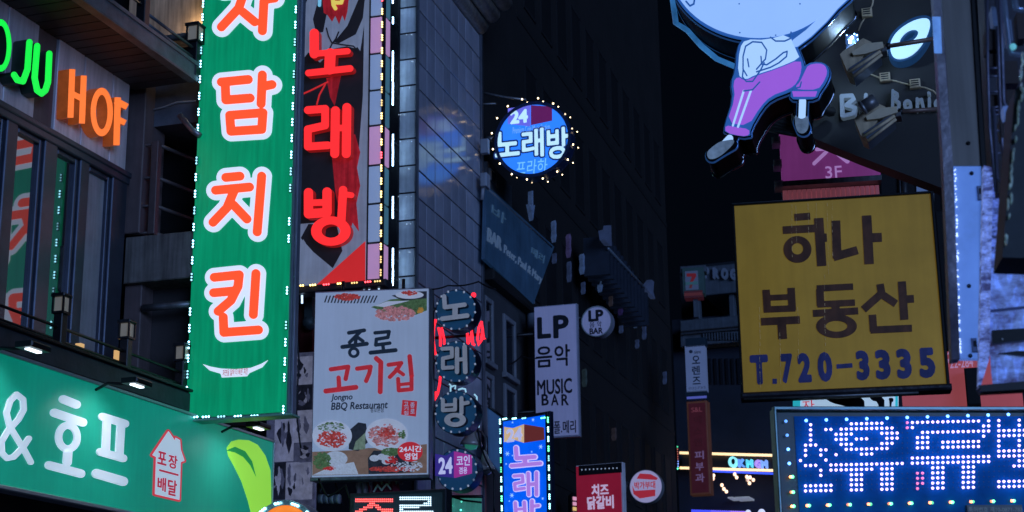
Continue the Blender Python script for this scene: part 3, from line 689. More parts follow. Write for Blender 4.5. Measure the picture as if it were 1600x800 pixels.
flat(Q, 'shadow_print', bkp, [(546, 672), (560, 660), (572, 662), (576, 690), (560, 705), (545, 702)], -.0035)
flat(Q, 'napkin_print', fm_('sage_cloth_print', (115, 135, 120), .5), [(556, 690), (571, 676), (571, 702), (552, 703)], -.005)
flat(Q, 'plate_print', plate, ring(519, 681, 31, 24), -.0055); flat(Q, 'plate_print', plate, ring(604, 679, 33, 25), -.0055)
blobs(Q, 'meat_pieces', meat, 519, 686, 23, 13, 110, 3.2, -.008); blobs(Q, 'salad_pieces', greens, 518, 667, 21, 7, 60, 4, -.0076, .5); blobs(Q, 'sprouts', ricep, 520, 669, 20, 6, 40, 4, -.0085, .3)
blobs(Q, 'meat_slices', meat2, 602, 680, 25, 18, 70, 4, -.0075); blobs(Q, 'meat_pieces', meat, 604, 677, 13, 9, 50, 3.6, -.0085, .6); blobs(Q, 'salad_pieces', greens, 629, 679, 5, 6, 14, 3, -.009)
flat(Q, 'tray_print', ricep, [(489, 742), (520, 728), (553, 722), (560, 741)], -.0045); flat(Q, 'bowl_print', ricep, ring(525, 717, 18, 12), -.0045)
blobs(Q, 'salad_pieces', greens, 503, 720, 13, 13, 90, 3.4, -.006); blobs(Q, 'chilli_pieces', redp, 515, 732, 10, 3, 16, 2.5, -.0065)
flat(Q, 'grill_print', bkp, [(575, 716), (584, 704), (640, 706), (645, 738), (576, 741)], -.0045)
for cx, cy in ((585, 716), (597, 714), (610, 713), (604, 721)): flat(Q, 'mushroom_print', ricep, ring(cx, cy, 7.5, 5), -.006-.0003*(cx % 4))
blobs(Q, 'salad_pieces', greens, 613, 706, 17, 6, 50, 4, -.0078, .6); blobs(Q, 'meat_pieces', meat, 612, 733, 34, 4, 60, 3.5, -.0072); blobs(Q, 'chilli_pieces', redp, 612, 720, 10, 7, 20, 3, -.0082); blobs(Q, 'rice_pieces', ricep, 636, 728, 24, 9, 60, 2.5, -.0082)
flat(Q, 'round_badge', LIT('badge_red_print', (178, 38, 50), .7), ring(641, 706, 19.5, 15.5), -.0105)
S_ = LIT('badge_white_print', (190, 200, 225), .7)
Q.lettering('lettering', '24시간', (624, 697, 659, 706), -.013, -.011, S_, .025); Q.lettering('lettering', '영업', (632, 708, 652, 718), -.013, -.011, S_, .025)
blobs(Q, 'grilled_meat', meat, 543, 464, 19, 5, 60, 3.5, -.006)
gr = MB()
for k in range(16): x = 510+5.2*k; gr.solid(Q.map([[(x, 462), (x+2.2, 462), (x-1.5-.1*k, 474-.02*(k-8)**2), (x-3.7-.1*k, 474-.02*(k-8)**2)]]), -.0035, -.002, back=False)
Q.part('grill_bars', gr, bkp, kind='stuff')
flat(Q, 'leaf_print', greens, [(580, 480), (610, 468), (655, 463), (667, 462), (667, 485), (650, 492), (600, 487)], -.003); flat(Q, 'shadow_print', bkp, [(612, 462), (640, 456), (667, 455), (667, 466), (630, 470)], -.0042)
blobs(Q, 'meat_slices', meat2, 618, 490, 30, 11, 120, 4, -.006); flat(Q, 'plate_print', plate, [(585, 478), (605, 471), (640, 470), (600, 480)], -.0055)
flat(Q, 'plate_print', plate, ring(640, 461, 22, 6), -.0052); blobs(Q, 'meat_pieces', meat, 640, 458, 12, 3, 20, 3, -.007); blobs(Q, 'mustard_pieces', orp, 657, 485, 5, 4, 10, 3, -.007)
for x in (.3, 1.): Q.part('mounting_arm', MB().tube([(x, .1, HQ), (x, .1, HQ+.15)], .02), black)

# ------------------------------------------------------------------ photo collage wall and maroon post
Cg = F('photo_collage', 'tall narrow panel of black and white snapshots between green sign and restaurant board', 'picture panel', (424, 800), 19.2, 0)
bw = [fm_('pale_photo_print', (125, 132, 165), .5, .4, 9), fm_('grey_photo_print', (72, 78, 108), .5, .5, 12), fm_('dark_photo_print', (26, 30, 46), .5, .6, 14)]
mb = MB(); Cg.rect(mb, 420, 555, 490, 830, 0, .06); Cg.part('backing', mb, bw[1])
def photo(x0, y0, x1, y1):
    mb = MB(); Cg.rect(mb, x0, y0, x1, y1, -.012, -.001); f = Cg.part('photo', mb, random.choice(bw))
    for k in range(7):
        m = random.choice(bw); w_, h_ = (x1-x0)*random.uniform(.1, .3), (y1-y0)*random.uniform(.08, .35); cx = random.uniform(x0+w_, x1-w_); c2 = random.uniform(y0+h_, y1-h_)
        Cg.part('photo_figure', MB().solid(Cg.map([[(cx+w_*(.7+.3*math.cos(3*a+k))*math.cos(a), c2+h_*math.sin(a)*(.75+.25*math.sin(2*a+k))) for a in [j*.52 for j in range(12)]]]), -.013-.0012*(k+1), -.0125-.0012*k), m, f)
for r in ((461, 558, 487, 600), (461, 602, 487, 640), (430, 642, 458, 720), (459, 642, 487, 690), (459, 692, 487, 720), (425, 723, 446, 780), (447, 723, 466, 780), (467, 723, 487, 780), (425, 783, 487, 829)): photo(*r)
Pm = F('sign_post', 'maroon square post with a grey front corner beside the restaurant board', 'post', (464, 556), 19.3, 0)
mb = MB(); Pm.rect(mb, 465, 476, 487, 556, 0, .3); Pm.part('post', mb, M('maroon_paint', (.12, .02, .02), .5, var=.3, streak=.3))
mb = MB(); Pm.rect(mb, 476, 456, 487, 508, -.08, -.002); mb.ball(Pm.p3(483, 505, -.05), .09); Pm.part('bracket', mb, M('dull_teal_bracket', (.10, .14, .15), .5, .3))

# ------------------------------------------------------------------ stack of round signs on the tiled wall
navy = M('navy_sign_face', (.012, .05, .14), .4, 0, em=.42, ecol=(.012, .07, .17), var=.2, scale=3); pl_ = M('pale_raised_letter', (.55, .58, .62), .4, em=.16, ecol=(.7, .8, 1), var=.15, streak=.1); pls = M('letter_shadow_side', (.05, .06, .09), .6)
unl = M('bulb_faint_glow', (.6, .66, .75), .25, em=.30, ecol=(.55, .65, .85), var=.1)  # emission brightens these bulbs although they are switched off
def round_stack(cx, cy, r, label, letter, extra=None):
    G = F('round_sign', label, 'sign', (cx, cy+r), 19.4, 0, group='round navy signs stacked on the tiled wall')
    G.part('sign_box', disc(G, MB(), cx, cy, r, .0, .24), M('navy_sign_rim', (.01, .02, .05), .4, .3))
    G.part('face', disc(G, MB(), cx, cy, r-1, -.012, -.001), navy)
    n = 15
    G.dots('bulb', [(cx+(r-3)*math.cos(2*math.pi*(k+.3)/n), cy+(r-3)*math.sin(2*math.pi*(k+.3)/n)) for k in range(n)], .015, unl, -.02, 6, 4)
    G.part('bracket', MB().tube([G.p3(cx-r+2, cy, .12), G.p3(cx-r-4, cy, .12)], .03, 6), steel)
    if letter: G.part('letter', MB().solid(G.map(strokes(letter, 3.2, (0,))[0], -.10), -.10, -.0125, 0, 1), [pl_, pls])
    return G
round_stack(712, 484, 33.5, 'topmost round navy sign in the stack, pale letter with an upright stroke on a bar', [([(694, 463), (695, 480), (726, 476)], 3.4), ([(711, 480), (711, 494)], 4.2), ([(691, 498), (730, 493)], 3.6)])
round_stack(712, 565, 33.5, 'middle round navy sign of the stack, pale letter with two tall strokes', [([(691, 545), (706, 544), (706, 557), (692, 560), (692, 575), (707, 574)], 3.), ([(714, 545), (714, 581)], 3.4), ([(726, 542), (727, 581)], 3.6), ([(714, 562), (726, 561)], 3)])
h3 = round_stack(712, 644, 34.5, 'third round navy sign of the stack, pale letter ending in a ring', [([(692, 625), (692, 641), (711, 640), (711, 624)], 3.), ([(692, 633), (711, 632)], 2.4), ([(721, 622), (721, 645)], 3.2), ([(721, 631), (731, 629)], 3)])
h3.part('letter_ring', MB().solid(h3.map([ring(711, 656, 17, 11), ring(711, 656, 7.5, 4)], -.10), -.10, -.0125, 0, 1), [pl_, pls])
h4 = round_stack(714, 734, 33.5, 'lowest round dark sign of the stack with a folded violet and pink numeral plate', None)
h4.part('plate', MB().solid(h4.map([[(682, 710), (699, 713), (711, 706), (711, 747), (682, 744)]]), -.05, -.0125), LIT('indigo_plate', (52, 42, 130), .8, var=.1))
h4.part('plate', MB().solid(h4.map([[(711.3, 706), (738, 712), (738, 740), (711.3, 747)]]), -.05, -.0125), LIT('magenta_plate', (150, 48, 140), .8, var=.1))
pp = LIT('pale_plate_print', (185, 190, 235), .8)
h4.lettering('lettering', '24', (685, 715, 707, 740), -.055, -.051, pp, .035); h4.lettering('lettering', '코인', (713, 712, 734, 727), -.055, -.051, pp, .02); h4.lettering('lettering', '겸용', (717, 730, 730, 740), -.055, -.051, pp, .01)
pole = F('sign_pole', 'thin steel pole running down the left side of the stacked round signs', 'pole', (677, 790), 19.5, 0)
mb = MB(); a, b = pole.p3(675, 452, .1), pole.p3(677, 790, .1); pole.part('pole', MB().tube([a, b], .028, 8), steel)
# red neon script behind the round signs
Nn = F('neon_script', 'red neon handwriting on the tiled wall partly hidden by the round navy signs', 'neon sign', (682, 630), 20.3, 0)
rn = LIT('red_neon_tube', (255, 40, 58), 1.7, var=.0)
def tubes_(F_, name, lines, r, m, off=0.):
    for l in lines: F_.part(name, MB().tube([F_.p3(*p, off) for p in l], r, 6), m)
tubes_(Nn, 'neon_tube', [[(681, 499), (678, 510), (677, 530), (679, 548), (681, 554)], [(685, 512), (688, 525), (688, 541)], [(690, 512), (694, 530), (694, 538)], [(730, 520), (731, 538), (734, 532), (737, 516), (739, 538), (742, 539)],
   [(753, 502), (748, 512), (746, 530), (748, 539), (752, 532), (754, 515), (752, 503)], [(754, 515), (756, 530), (758, 528)], [(688, 588), (687, 600), (684, 615), (679, 626), (681, 612)]], .018, rn, 0)
Nn.part('neon_dot', MB().ball(Nn.p3(740, 461, 0), .035), rn)
Nn.part('backing_rail', MB().tube([Nn.p3(680, 528, .08), Nn.p3(757, 522, .08)], .02, 6).tube([Nn.p3(740, 461, .08), Nn.p3(740, 525, .08)], .012, 6), black)
Wn = F('neon_outline', 'small bluish white neon outline between the second and third round signs', 'neon sign', (702, 612), 19.9, 0)
tubes_(Wn, 'neon_tube', [[(702, 600), (706, 604), (712, 602), (711, 608)], [(704, 604), (704, 612)], [(716, 609), (722, 607), (727, 608), (728, 613)], [(741, 616), (745, 620), (745, 632), (749, 637)], [(746, 640), (749, 655), (748, 668)]], .011, LIT('pale_blue_tube', (150, 200, 225), 1.), 0)
# bell lamps
def bell(x0, y0, x1, y1, r, label, glow=False):
    G = F('bell_lamp', label, 'lamp', (x1, y1), 19.9, 0)
    a = Vector(G.p3(x0, y0)); b = Vector(G.p3(x1, y1)); L = (b-a).length; s = r*G.sc
    G.part('shade', MB().lathe([(.02, -L*.25), (s*.28, -.01), (s*.42, L*.2), (s*.62, L*.45), (s*.9, L*.75), (s, L), (s*.97, L*.98), (s*.5, L*.5)], a, b-a, 24), M('brushed_lamp_metal', (.62, .55, .52), .35, .25, var=.2, bump=.03))
    G.part('lamp_glass', MB().lathe([(.01, L*1.25), (s*.5, L*1.15), (s*.62, L*.85)], a, b-a, 16), M('green_tint_glass', (.06, .25, .2), .2, em=.12, ecol=(.1, .9, .7)) if glow else M('smoky_glass', (.1, .1, .12), .2))
    return G
b1 = bell(738, 672, 736, 697, 18, 'larger brushed metal bell lamp right beside the third round sign', True)
b2 = bell(757, 710, 760, 736, 14, 'smaller brushed metal bell lamp hanging right of the lowest round sign')
b2.part('lamp_arm', MB().tube([b2.p3(744, 674, .1), b2.p3(752, 674, .05), b2.p3(759, 684), b2.p3(760, 698), b2.p3(757, 712)], .014, 6), steel)
# dot matrix display under the board
D5 = F('led_display', 'dark dot matrix display spelling red and white Korean letters under the restaurant board', 'display', (546, 815), 17.6, br=(698, 808))
mb = MB(); D5.rect(mb, 546, 771, 697, 830, 0, .2, bev=.01); D5.part('housing', mb, M('dark_housing', (.03, .035, .045), .4, .3))
mb = MB(); D5.rect(mb, 553, 776, 691, 829, -.006, -.001); D5.part('screen', mb, M('dark_screen', (.02, .035, .05), .3, em=.3, ecol=(.01, .025, .04)))
def dotgrid(F_, name_on, shapes, x0, y0, x1, y1, px, r, mats, off=-.012, sk=0.):
    polys = shapes
    nx = int((x1-x0)/px); ny = int((y1-y0)/px); on = [MB() for _ in shapes]; dim = MB()
    X, Y = np.meshgrid(x0+px*np.arange(nx), y0+px*np.arange(ny))
    Dd = []
    for ss, rr, pl2, hl2 in shapes:
        D = np.full(X.shape, 1e9)
        for s in ss:
            for i in range(len(s)-1): D = np.minimum(D, segdist(X, Y, *s[i], *s[i+1])-rr)
        for l in pl2: D = np.minimum(D, polydist(X, Y, [l]))
        for l in hl2: D = np.maximum(D, -polydist(X, Y, [l]))
        Dd.append(D)
    for i in range(ny):
        for j in range(nx):
            p = F_.p3(X[i, j], Y[i, j]+sk*(X[i, j]-x0), off); k = next((k for k, D in enumerate(Dd) if D[i, j] < 0), None)
            if k is None: dim.lathe([(r*.45, 0), (0.001, -.004)], p, (0, 1, 0), 5)
            else: on[k].lathe([(r, .004), (r*.75, -.004), (0.001, -.007)], p, (0, 1, 0), 6)
    for k, mb in enumerate(on): F_.part(name_on, mb, mats[k], kind='stuff')
    F_.part('unlit_dots', dim, mats[-1], kind='stuff')
dotgrid(D5, 'lit_dots', [([[(557, 782), (611, 782)], [(583, 783), (580, 790), (558, 800)], [(583, 788), (596, 796), (612, 799)], [(556, 806), (612, 806)]], 3.2, (), ()),
    ([[(625, 779), (672, 778), (672, 789), (627, 791), (626, 801), (676, 801)]], 3.0, (), ())], 556, 777, 690, 826, 3.15, .0085, [BULB('dot_red', (1, .07, .05), 3.), BULB('dot_white', (.6, .85, 1.), 2.2), M('unlit_dot', (.06, .09, .12), .4, em=.3, ecol=(.03, .06, .1))])
# clutter below the board
Cl = F('rolled_awning', 'striped grey and white rolled awning under the left half of the restaurant board', 'awning', (497, 790), 18.4, 0)
for k in range(8):
    a = Cl.p3(498+4.2*k, 780, 0); b = Cl.p3(498+4.2*(k+1), 780, 0)
    Cl.part('stripe', MB().tube([a, (b[0]-.001, b[1], a[2])], .055, 10), M('awning_pale_stripe', (.35, .38, .42), .8) if k % 2 else M('awning_dark_stripe', (.08, .10, .14), .8))
Cl.part('bracket', MB().tube([Cl.p3(500, 748, .1), Cl.p3(500, 775, .05)], .02).tube([Cl.p3(522, 748, .1), Cl.p3(535, 790, .05)], .012), black)
Fl = F('hanging_banner', 'crumpled red and white fabric banner hanging below the restaurant board', 'banner', (552, 770), 18.5, 0)
def cloth(F_, name, x0, y0, x1, y1, n, m, sd):
    rnd = random.Random(sd); mb = MB(); vs = []; u0, v1 = F_.uv(x0, y0); u1, v0 = F_.uv(x1, y1)
    for i in range(n+1):
        for j in range(7): vs.append((u0+(u1-u0)*i/n, .05*math.sin(i*2.1+j*.3+sd)+rnd.uniform(-.01, .01), v0+(v1-v0)*j/6+rnd.uniform(-.008, .008)))
    mb.add(vs, [(i*7+j, (i+1)*7+j, (i+1)*7+j+1, i*7+j+1) for i in range(n) for j in range(6)], 0, True); return F_.part(name, mb, m)
cloth(Fl, 'cloth', 555, 746, 582, 774, 8, M('pale_crumpled_cloth', (.42, .36, .42), .8, var=.3), 1); cloth(Fl, 'cloth', 575, 754, 624, 774, 12, M('crimson_cloth', (.28, .02, .06), .8, var=.3), 2); cloth(Fl, 'cloth', 596, 744, 630, 756, 9, M('pale_crumpled_cloth', (.42, .36, .42)), 3)
L2(Fl, 'print_line', [[(584, 768), (590, 758), (596, 766), (604, 756), (610, 764)]], 1.2, white, -.08, -.07)
Tg = F('glass_canopy', 'teal-lit ribbed glass canopy below the lowest round sign', 'canopy', (702, 812), 20.2, br=(752, 808))
for k in range(6):
    mb = MB(); Tg.rect(mb, 702+8.4*k, 777, 709.6+8.4*k, 812, 0, .02); Tg.part('glass_slat', mb, LIT('teal_lit_glass', (52, 120, 112), .7, var=.25, scale=4))
Tg.part('frame', MB().tube([Tg.p3(700, 774, -.02), Tg.p3(725, 782, -.02), Tg.p3(752, 785, -.02)], .013).tube([Tg.p3(700, 776, 0), Tg.p3(754, 776, 0)], .02), black)
Tg.dots('led', [(721, 784), (720, 797), (705, 790)], .012, BULB('teal_led', (.1, 1, .7), 3), -.03)
# orange round sign at the bottom
Oo = F('round_sign', 'top of an orange glowing round sign edged with white lamps at the bottom', 'sign', (443, 880), 14.6, 0)
Oo.part('sign_box', disc(Oo, MB(), 443, 838, 56, 0, .25), greyp); Oo.part('rim', annulus(Oo, MB(), 443, 838, 56, 48, -.02, -.001), M('pale_aluminium_trim', (.5, .5, .5))); Oo.part('face', disc(Oo, MB(), 443, 838, 49, -.01, -.0005), LIT('orange_lit_face', (240, 125, 40), 1.))
Oo.dots('bulb', [(443+52.5*math.cos(a), 838+52.5*math.sin(a)) for a in [-math.pi/2+k*.085 for k in (-9, -8, -7, -3, -2, -1, 3, 4, 5, 9, 10, 11)]], .012, ledw, -.03)

# ================================================================== dark building behind, along the street
C = F('dark_building', 'tall unlit brick building receding down the street behind the LP signs', 'building', (756, 500), 24.0, 90, ground=True)
cu = lambda x, y=500: C.uv(x, y)[0]
u9 = cu(1062)
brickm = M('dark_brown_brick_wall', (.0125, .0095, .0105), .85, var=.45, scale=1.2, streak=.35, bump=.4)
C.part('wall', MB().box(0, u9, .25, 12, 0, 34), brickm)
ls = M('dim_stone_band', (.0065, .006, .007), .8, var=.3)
cz = C.uv(756, 470)[1]
# the pale lower storeys with windows near the tiled building
uw = cu(835)
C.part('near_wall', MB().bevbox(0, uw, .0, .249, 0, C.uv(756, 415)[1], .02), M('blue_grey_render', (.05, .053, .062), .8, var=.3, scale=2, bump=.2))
C.part('cornice', MB().bevbox(-.02, uw+.05, -.18, .2, C.uv(756, 438)[1], C.uv(756, 421)[1], .03), ls)
wfm = M('pale_window_frame', (.20, .21, .24), .6, var=.2)
for x0, x1 in ((757, 764), (788, 799)):
    z1, z0 = C.uv(x0, 462 if x0 < 770 else 492)[1], C.uv(x0, 562 if x0 < 770 else 583)[1]
    for dz in (0, -(z1-z0)*1.18):
        a, b = cu(x0)-.1, cu(x1)+.15; f = MB()
        f.bevbox(a, a+.08, -.04, .1, z0+dz, z1+dz, .01).bevbox(b-.08, b, -.04, .1, z0+dz, z1+dz, .01).bevbox(a+.081, b-.081, -.04, .1, z1+dz-.08, z1+dz, .01).bevbox(a-.05, b+.05, -.08, .1, z0+dz-.08, z0+dz-.001, .01)
        wo2 = C.part('window', f, wfm); C.part('pane', MB().box(a+.08, b-.08, -.012, -.006, z0+dz, z1+dz-.08), glassd, wo2)
C.part('pipe', MB().tube([(cu(821), -.1, 0), (cu(821), -.1, C.uv(821, 470)[1])], .07, 8), M('pale_blue_downpipe', (.17, .20, .26), .5, var=.2))
# stacked windows of the brick part, receding
wn = MB().box(-.35, .35, .238, .2495, 0, 1.5); frame_m = MB().box(-.4, -.36, .23, .26, -.05, 1.55).box(.36, .4, .23, .26, -.05, 1.55).box(-.4, .4, .23, .26, -.06, 0).box(-.4, .4, .23, .26, 1.5, 1.56)
fme = frame_m.mesh('window', M('dim_window_frame', (.0075, .007, .0095), .8)); pme = wn.mesh('pane', M('dim_blue_glass', (.0045, .0045, .006), .7, var=.5))
zrow = [3.2+2.7*k for k in range(9)]
for r_, z in enumerate(zrow[:5]):
    for k in range(11):
        u = uw+.9+k*(u9-uw-1.5)/10.4
        o = C.part('window', fme, None); o.location = (u, 0, z); p = C.part('pane', pme, None, o)
for k in range(5): C.part('floor_band', MB().bevbox(uw, u9, .235, .249, 2.75+2.7*k, 2.87+2.7*k, .004), ls)
C.part('parapet', MB().bevbox(0, u9, .1, .6, 34.01, 34.5, .03), ls)
# sloping tavern board
Bq = F('wall_banner', 'long dim teal tavern board hung along the wall with faded white BAR lettering', 'sign', (756, 408), 23.6, 90)
Bq.part('board', MB().solid(Bq.map([[(755, 290), (861, 386), (828, 476), (752, 405)]]), -.06, .0), M('dim_teal_board', (.05, .08, .13), .4, em=.22, ecol=(.015, .06, .17), var=.35, scale=1.5, streak=.2))
def persp_text(F_, name, txt, quad, mat, bold=.03, f=-.075, b=-.061):
    base = type_loops(txt, bold); xs = [p[0] for l in base for p in l]; ys = [p[1] for l in base for p in l]; a, b2, c, d = min(xs), max(xs), min(ys), max(ys)
    tl, tr, br_, bl = [F_.uv(*p, f) for p in quad]
    L = [[lerp(lerp(bl, br_, (p[0]-a)/(b2-a)), lerp(tl, tr, (p[0]-a)/(b2-a)), (p[1]-c)/(d-c)) for p in l] for l in base]
    F_.part(name, MB().solid(L, f, b), mat)
fad = LIT('faded_white_print', (70, 92, 120), .6)
persp_text(Bq, 'lettering', 'BAR', [(763, 355), (785, 373), (784, 392), (762, 376)], fad, .03)
persp_text(Bq, 'lettering', 'Peter, Paul & Mary', [(789, 382), (848, 432), (846, 446), (788, 399)], fad, .0)
persp_text(Bq, 'lettering', '바', [(770, 318), (792, 336), (790, 352), (769, 336)], M('ghost_print', (.12, .2, .28), .5, em=.25, ecol=(.05, .12, .2)), .0)
persp_text(Bq, 'lettering', '메리', [(832, 385), (852, 400), (850, 412), (831, 398)], M('ghost_print', (.12, .2, .28), .5), .0)
Bq.part('edge_trim', MB().tube([Bq.p3(755, 290, -.05), Bq.p3(861, 386, -.05)], .025, 6), M('dim_edge_trim', (.25, .3, .36), .4, .5))
Bx = F('junction_box', 'small pale metal box and bracket on the wall corner above the tavern board', 'junction box', (753, 300), 23.4, 0)
mb = MB(); Bx.rect(mb, 750, 270, 760, 290, 0, .2, bev=.01); Bx.part('box', mb, greyp); Bx.part('bracket', MB().tube([Bx.p3(755, 290, .1), Bx.p3(753, 312, .1)], .03), greyp)
mb = MB(); Bx.rect(mb, 750, 217, 762, 238, .1, .2, bev=.01); Bx.part('junction_cover', mb, greyp)
Wd = F('service_bay', 'narrow dark window bay on the corner above the tavern board', 'window bay', (764, 300), 24.2, 90)
mb = MB(); Wd.rect(mb, 762, 252, 800, 330, -.02, .22); Wd.part('bay_wall', mb, M('dim_blue_render', (.07, .08, .10), .8, var=.3))
mb = MB(); Wd.rect(mb, 767, 262, 776, 290, -.06, -.021, bev=.01); f = Wd.part('window_frame', mb, wfm); mb = MB(); Wd.rect(mb, 768.5, 266, 774.5, 288, -.065, -.0605); Wd.part('pane', mb, glassd, f)
# edge-on signs down the dark wall: each a thin blade seen from its end
slivers = [(832, 298, 344, 3.4, 'white arrow-shaped'), (868, 344, 378, 3, 'faint white'), (869, 395, 411, 2, 'tiny pale'), (891, 365, 402, 3.2, 'dim purple and white'), (892, 408, 440, 2.4, 'dim bluish'), (912, 396, 428, 3.6, 'oval pale blue'), (914, 440, 459, 2, 'tiny bluish'),
           (940, 424, 456, 3.2, 'ragged pale blue'), (957, 462, 478, 2, 'brownish grey'), (972, 470, 492, 3, 'dull violet'), (973, 508, 520, 2, 'tiny whitish'), (995, 484, 512, 3, 'dim grey blue'), (998, 530, 544, 1.8, 'tiny dim white'), (1009, 505, 530, 2.2, 'faint steel blue'), (1041, 580, 600, 2, 'small faint blue'), (916, 576, 604, 3, 'dull green grey'), (962, 668, 688, 3, 'dull brown')]
for i, (x, y0, y1, wd, nm) in enumerate(slivers):
    G = F('blade_sign', f'{nm} blade sign jutting from the dark wall, number {i+1} along the row', 'sign', (x, y1), 24*814/(1570-x)*.985, 62)
    G.root['label'] = {0: 'white arrow-shaped blade sign seen edge-on just below the round blue sign', 1: 'faint white blade sign beside the right tip of the tavern board', 2: 'tiny pale blade sign under the faint white one by the tavern board',
      3: 'dim purple and white blade sign edge-on right of the tavern board', 4: 'dim bluish blade sign directly below the purple and white one', 5: 'pale blue oval blade sign edge-on above the small round LP sign', 6: 'tiny bluish blade sign just above the small round LP sign',
      7: 'ragged pale blue blade sign above right of the round LP sign', 8: 'brownish grey blade sign right of the round LP sign', 9: 'dull violet blade sign on the dark wall right of the round LP sign', 10: 'tiny whitish blade sign below the dull violet one',
      11: 'dim grey blue blade sign midway along the dark wall', 12: 'tiny dim white blade sign below the grey blue one midway along the wall', 13: 'faint steel blue blade sign further along the dark wall', 14: 'small faint blue blade sign nearest the far end of the dark wall',
      15: 'dull green grey blade sign right of the lower LP signboard', 16: 'dull brown blade sign above the small red round sign'}[i]
    G.root['group'] = 'blade signs seen edge-on down the dark wall'
    h = y1-y0; rnd = random.Random(i)
    pts = [(x-wd*.5, y0+h*.1), (x, y0), (x+wd*.5, y0+h*.15), (x+wd*.35, y0+h*.5), (x+wd*.6, y0+h*.7), (x+wd*.1, y1), (x-wd*.5, y0+h*.75), (x-wd*.2, y0+h*.45)]
    if i == 0: pts = [(831, 298), (833, 298), (833.5, 322), (836, 320), (833, 344), (828, 318), (831, 322)]
    cb = {'purple': (60, 56, 95), 'violet': (38, 30, 72), 'brown': (48, 44, 50), 'green': (38, 52, 58)}
    c = next((v for k, v in cb.items() if k in nm), (62, 84, 122) if wd > 2.5 else (46, 60, 92))
    G.part('face', MB().solid(G.map([pts]), 0, .09), LIT('dim_blade_face_%s' % '_'.join(nm.split()[-2:]).replace('-', '_'), c, .45, var=.5, scale=9))
    G.part('bracket', MB().tube([G.p3(x, (y0+y1)/2, .05), G.p3(x-6, (y0+y1)/2-1, .1)], .02, 5), black)
# long dim ribbed sign band across the dark wall
Lb = F('roof_sign', 'dark ribbed letter sign band climbing away along the dark wall', 'sign', (950, 385), 24*814/(1570-950)*.99, 90)
mb = MB(); Lb.rect(mb, 944, 352, 1022, 452, -.3, .2, off=-.3)
rbm = M('dim_navy_rib', (.012, .018, .035), .5, em=.05, ecol=(.02, .04, .1), var=.3)
for k in range(12):
    a = Lb.p3(952+5.4*k, 370+7.7*k, -.3); Lb.part('rib', MB().box(a[0]-.06, a[0]+.06, -.3, .2, a[2]-.75, a[2]), rbm)
a = Lb.p3(950, 388, -.3); b = Lb.p3(1022, 466, -.3); Lb.part('rail', MB().tube([(a[0], -.3, a[2]), (b[0], -.3, b[2])], .03, 6), M('dim_edge_trim', (.2, .2, .2)))
Lb.part('end_letter', MB().solid(Lb.map([[(943, 360), (950, 358), (951, 352), (955, 352), (956, 384), (952, 383), (945, 374)]], -.35), -.35, -.25), LIT('dim_blade_letter', (42, 56, 88), .6, var=.4)); Lb.part('end_letter', MB().solid(Lb.map([[(1009, 448), (1018, 437), (1022, 440), (1021, 456), (1024, 467), (1012, 454)]], -.35), -.35, -.25), LIT('dim_blade_letter', (50, 66, 98)))

# ------------------------------------------------------------------ LP signs
LPf = LIT('lilac_white_sign_face', (96, 108, 165), .46, (.36, .33, .38), var=.06, streak=.06)  # added emission lifts a face that looks unlit
lpk = M('near_black_print', (.012, .014, .022), .5)
E1 = F('vertical_sign', 'tall pale LP music bar sign with black English and Korean lettering', 'sign', (838, 683), 25.5, br=(903, 679))
WE, HE = E1.uv(903, 660)[0], E1.uv(832, 481)[1]
E1.part('face', MB().box(0, WE, 0, .02, 0, HE), LPf); E1.part('sign_box', MB().bevbox(-.012, WE+.02, .021, .12, -.025, HE+.02, .006), M('lilac_sign_side', (.34, .34, .42), .5, var=.2))
for t, bx, b in (('LP', (838, 493, 889, 528), .035), ('음', (837, 542, 863, 573), .015), ('악', (866, 539, 891, 571), .015), ('MUSIC', (839, 594, 894, 614), .02), ('BAR', (846, 615, 889, 634), .02)):
    if t == 'BAR':
        for ch, x0 in zip('BAR', (846, 861, 877)): E1.lettering('letter', ch, (x0, 616, x0+11.5, 633), -.008, -.001, lpk, b)
    elif t == 'LP':
        for ch, bx2 in zip('LP', ((839, 496, 861, 528), (864, 493, 889, 527))): E1.lettering('letter', ch, bx2, -.008, -.001, lpk, .035)
    else: E1.lettering('lettering', t, bx, -.008, -.001, lpk, b)
E1.lettering('lettering', '폴.메리', (865, 658, 900, 676), -.008, -.001, lpk, .01)
for z in (.8, .2): E1.part('mounting_arm', MB().tube([(-.9, .06, HE*z), (0, .06, HE*z)], .03), black)
E2 = F('round_sign', 'small pale round LP music bar sign with black letters beside the tall one', 'sign', (932, 527), 26.2, 0)
E2.part('sign_box', disc(E2, MB(), 932, 502, 25.5, 0, .2), M('lilac_sign_side', (.3, .3, .4))); E2.part('rim', annulus(E2, MB(), 932, 502, 25.3, 23.6, -.02, -.0005), M('pale_aluminium_trim', (.5, .5, .5))); E2.part('face', disc(E2, MB(), 932, 502, 23.8, -.008, -.0005), LPf)
for t, bx, b in (('LP', (919, 485, 943, 501), .045), ('음', (921, 503, 929, 511), 0), ('악', (933, 502, 940, 511), 0), ('BAR', (921, 513, 942, 521), .03)): E2.lettering('lettering', t, bx, -.014, -.0085, lpk, b)
E2.part('bracket', MB().tube([E2.p3(898, 497, .1), E2.p3(908, 497, .1)], .02).tube([E2.p3(898, 513, .1), E2.p3(908, 513, .1)], .02).tube([E2.p3(904, 495, .1), E2.p3(904, 515, .1)], .015), steel)

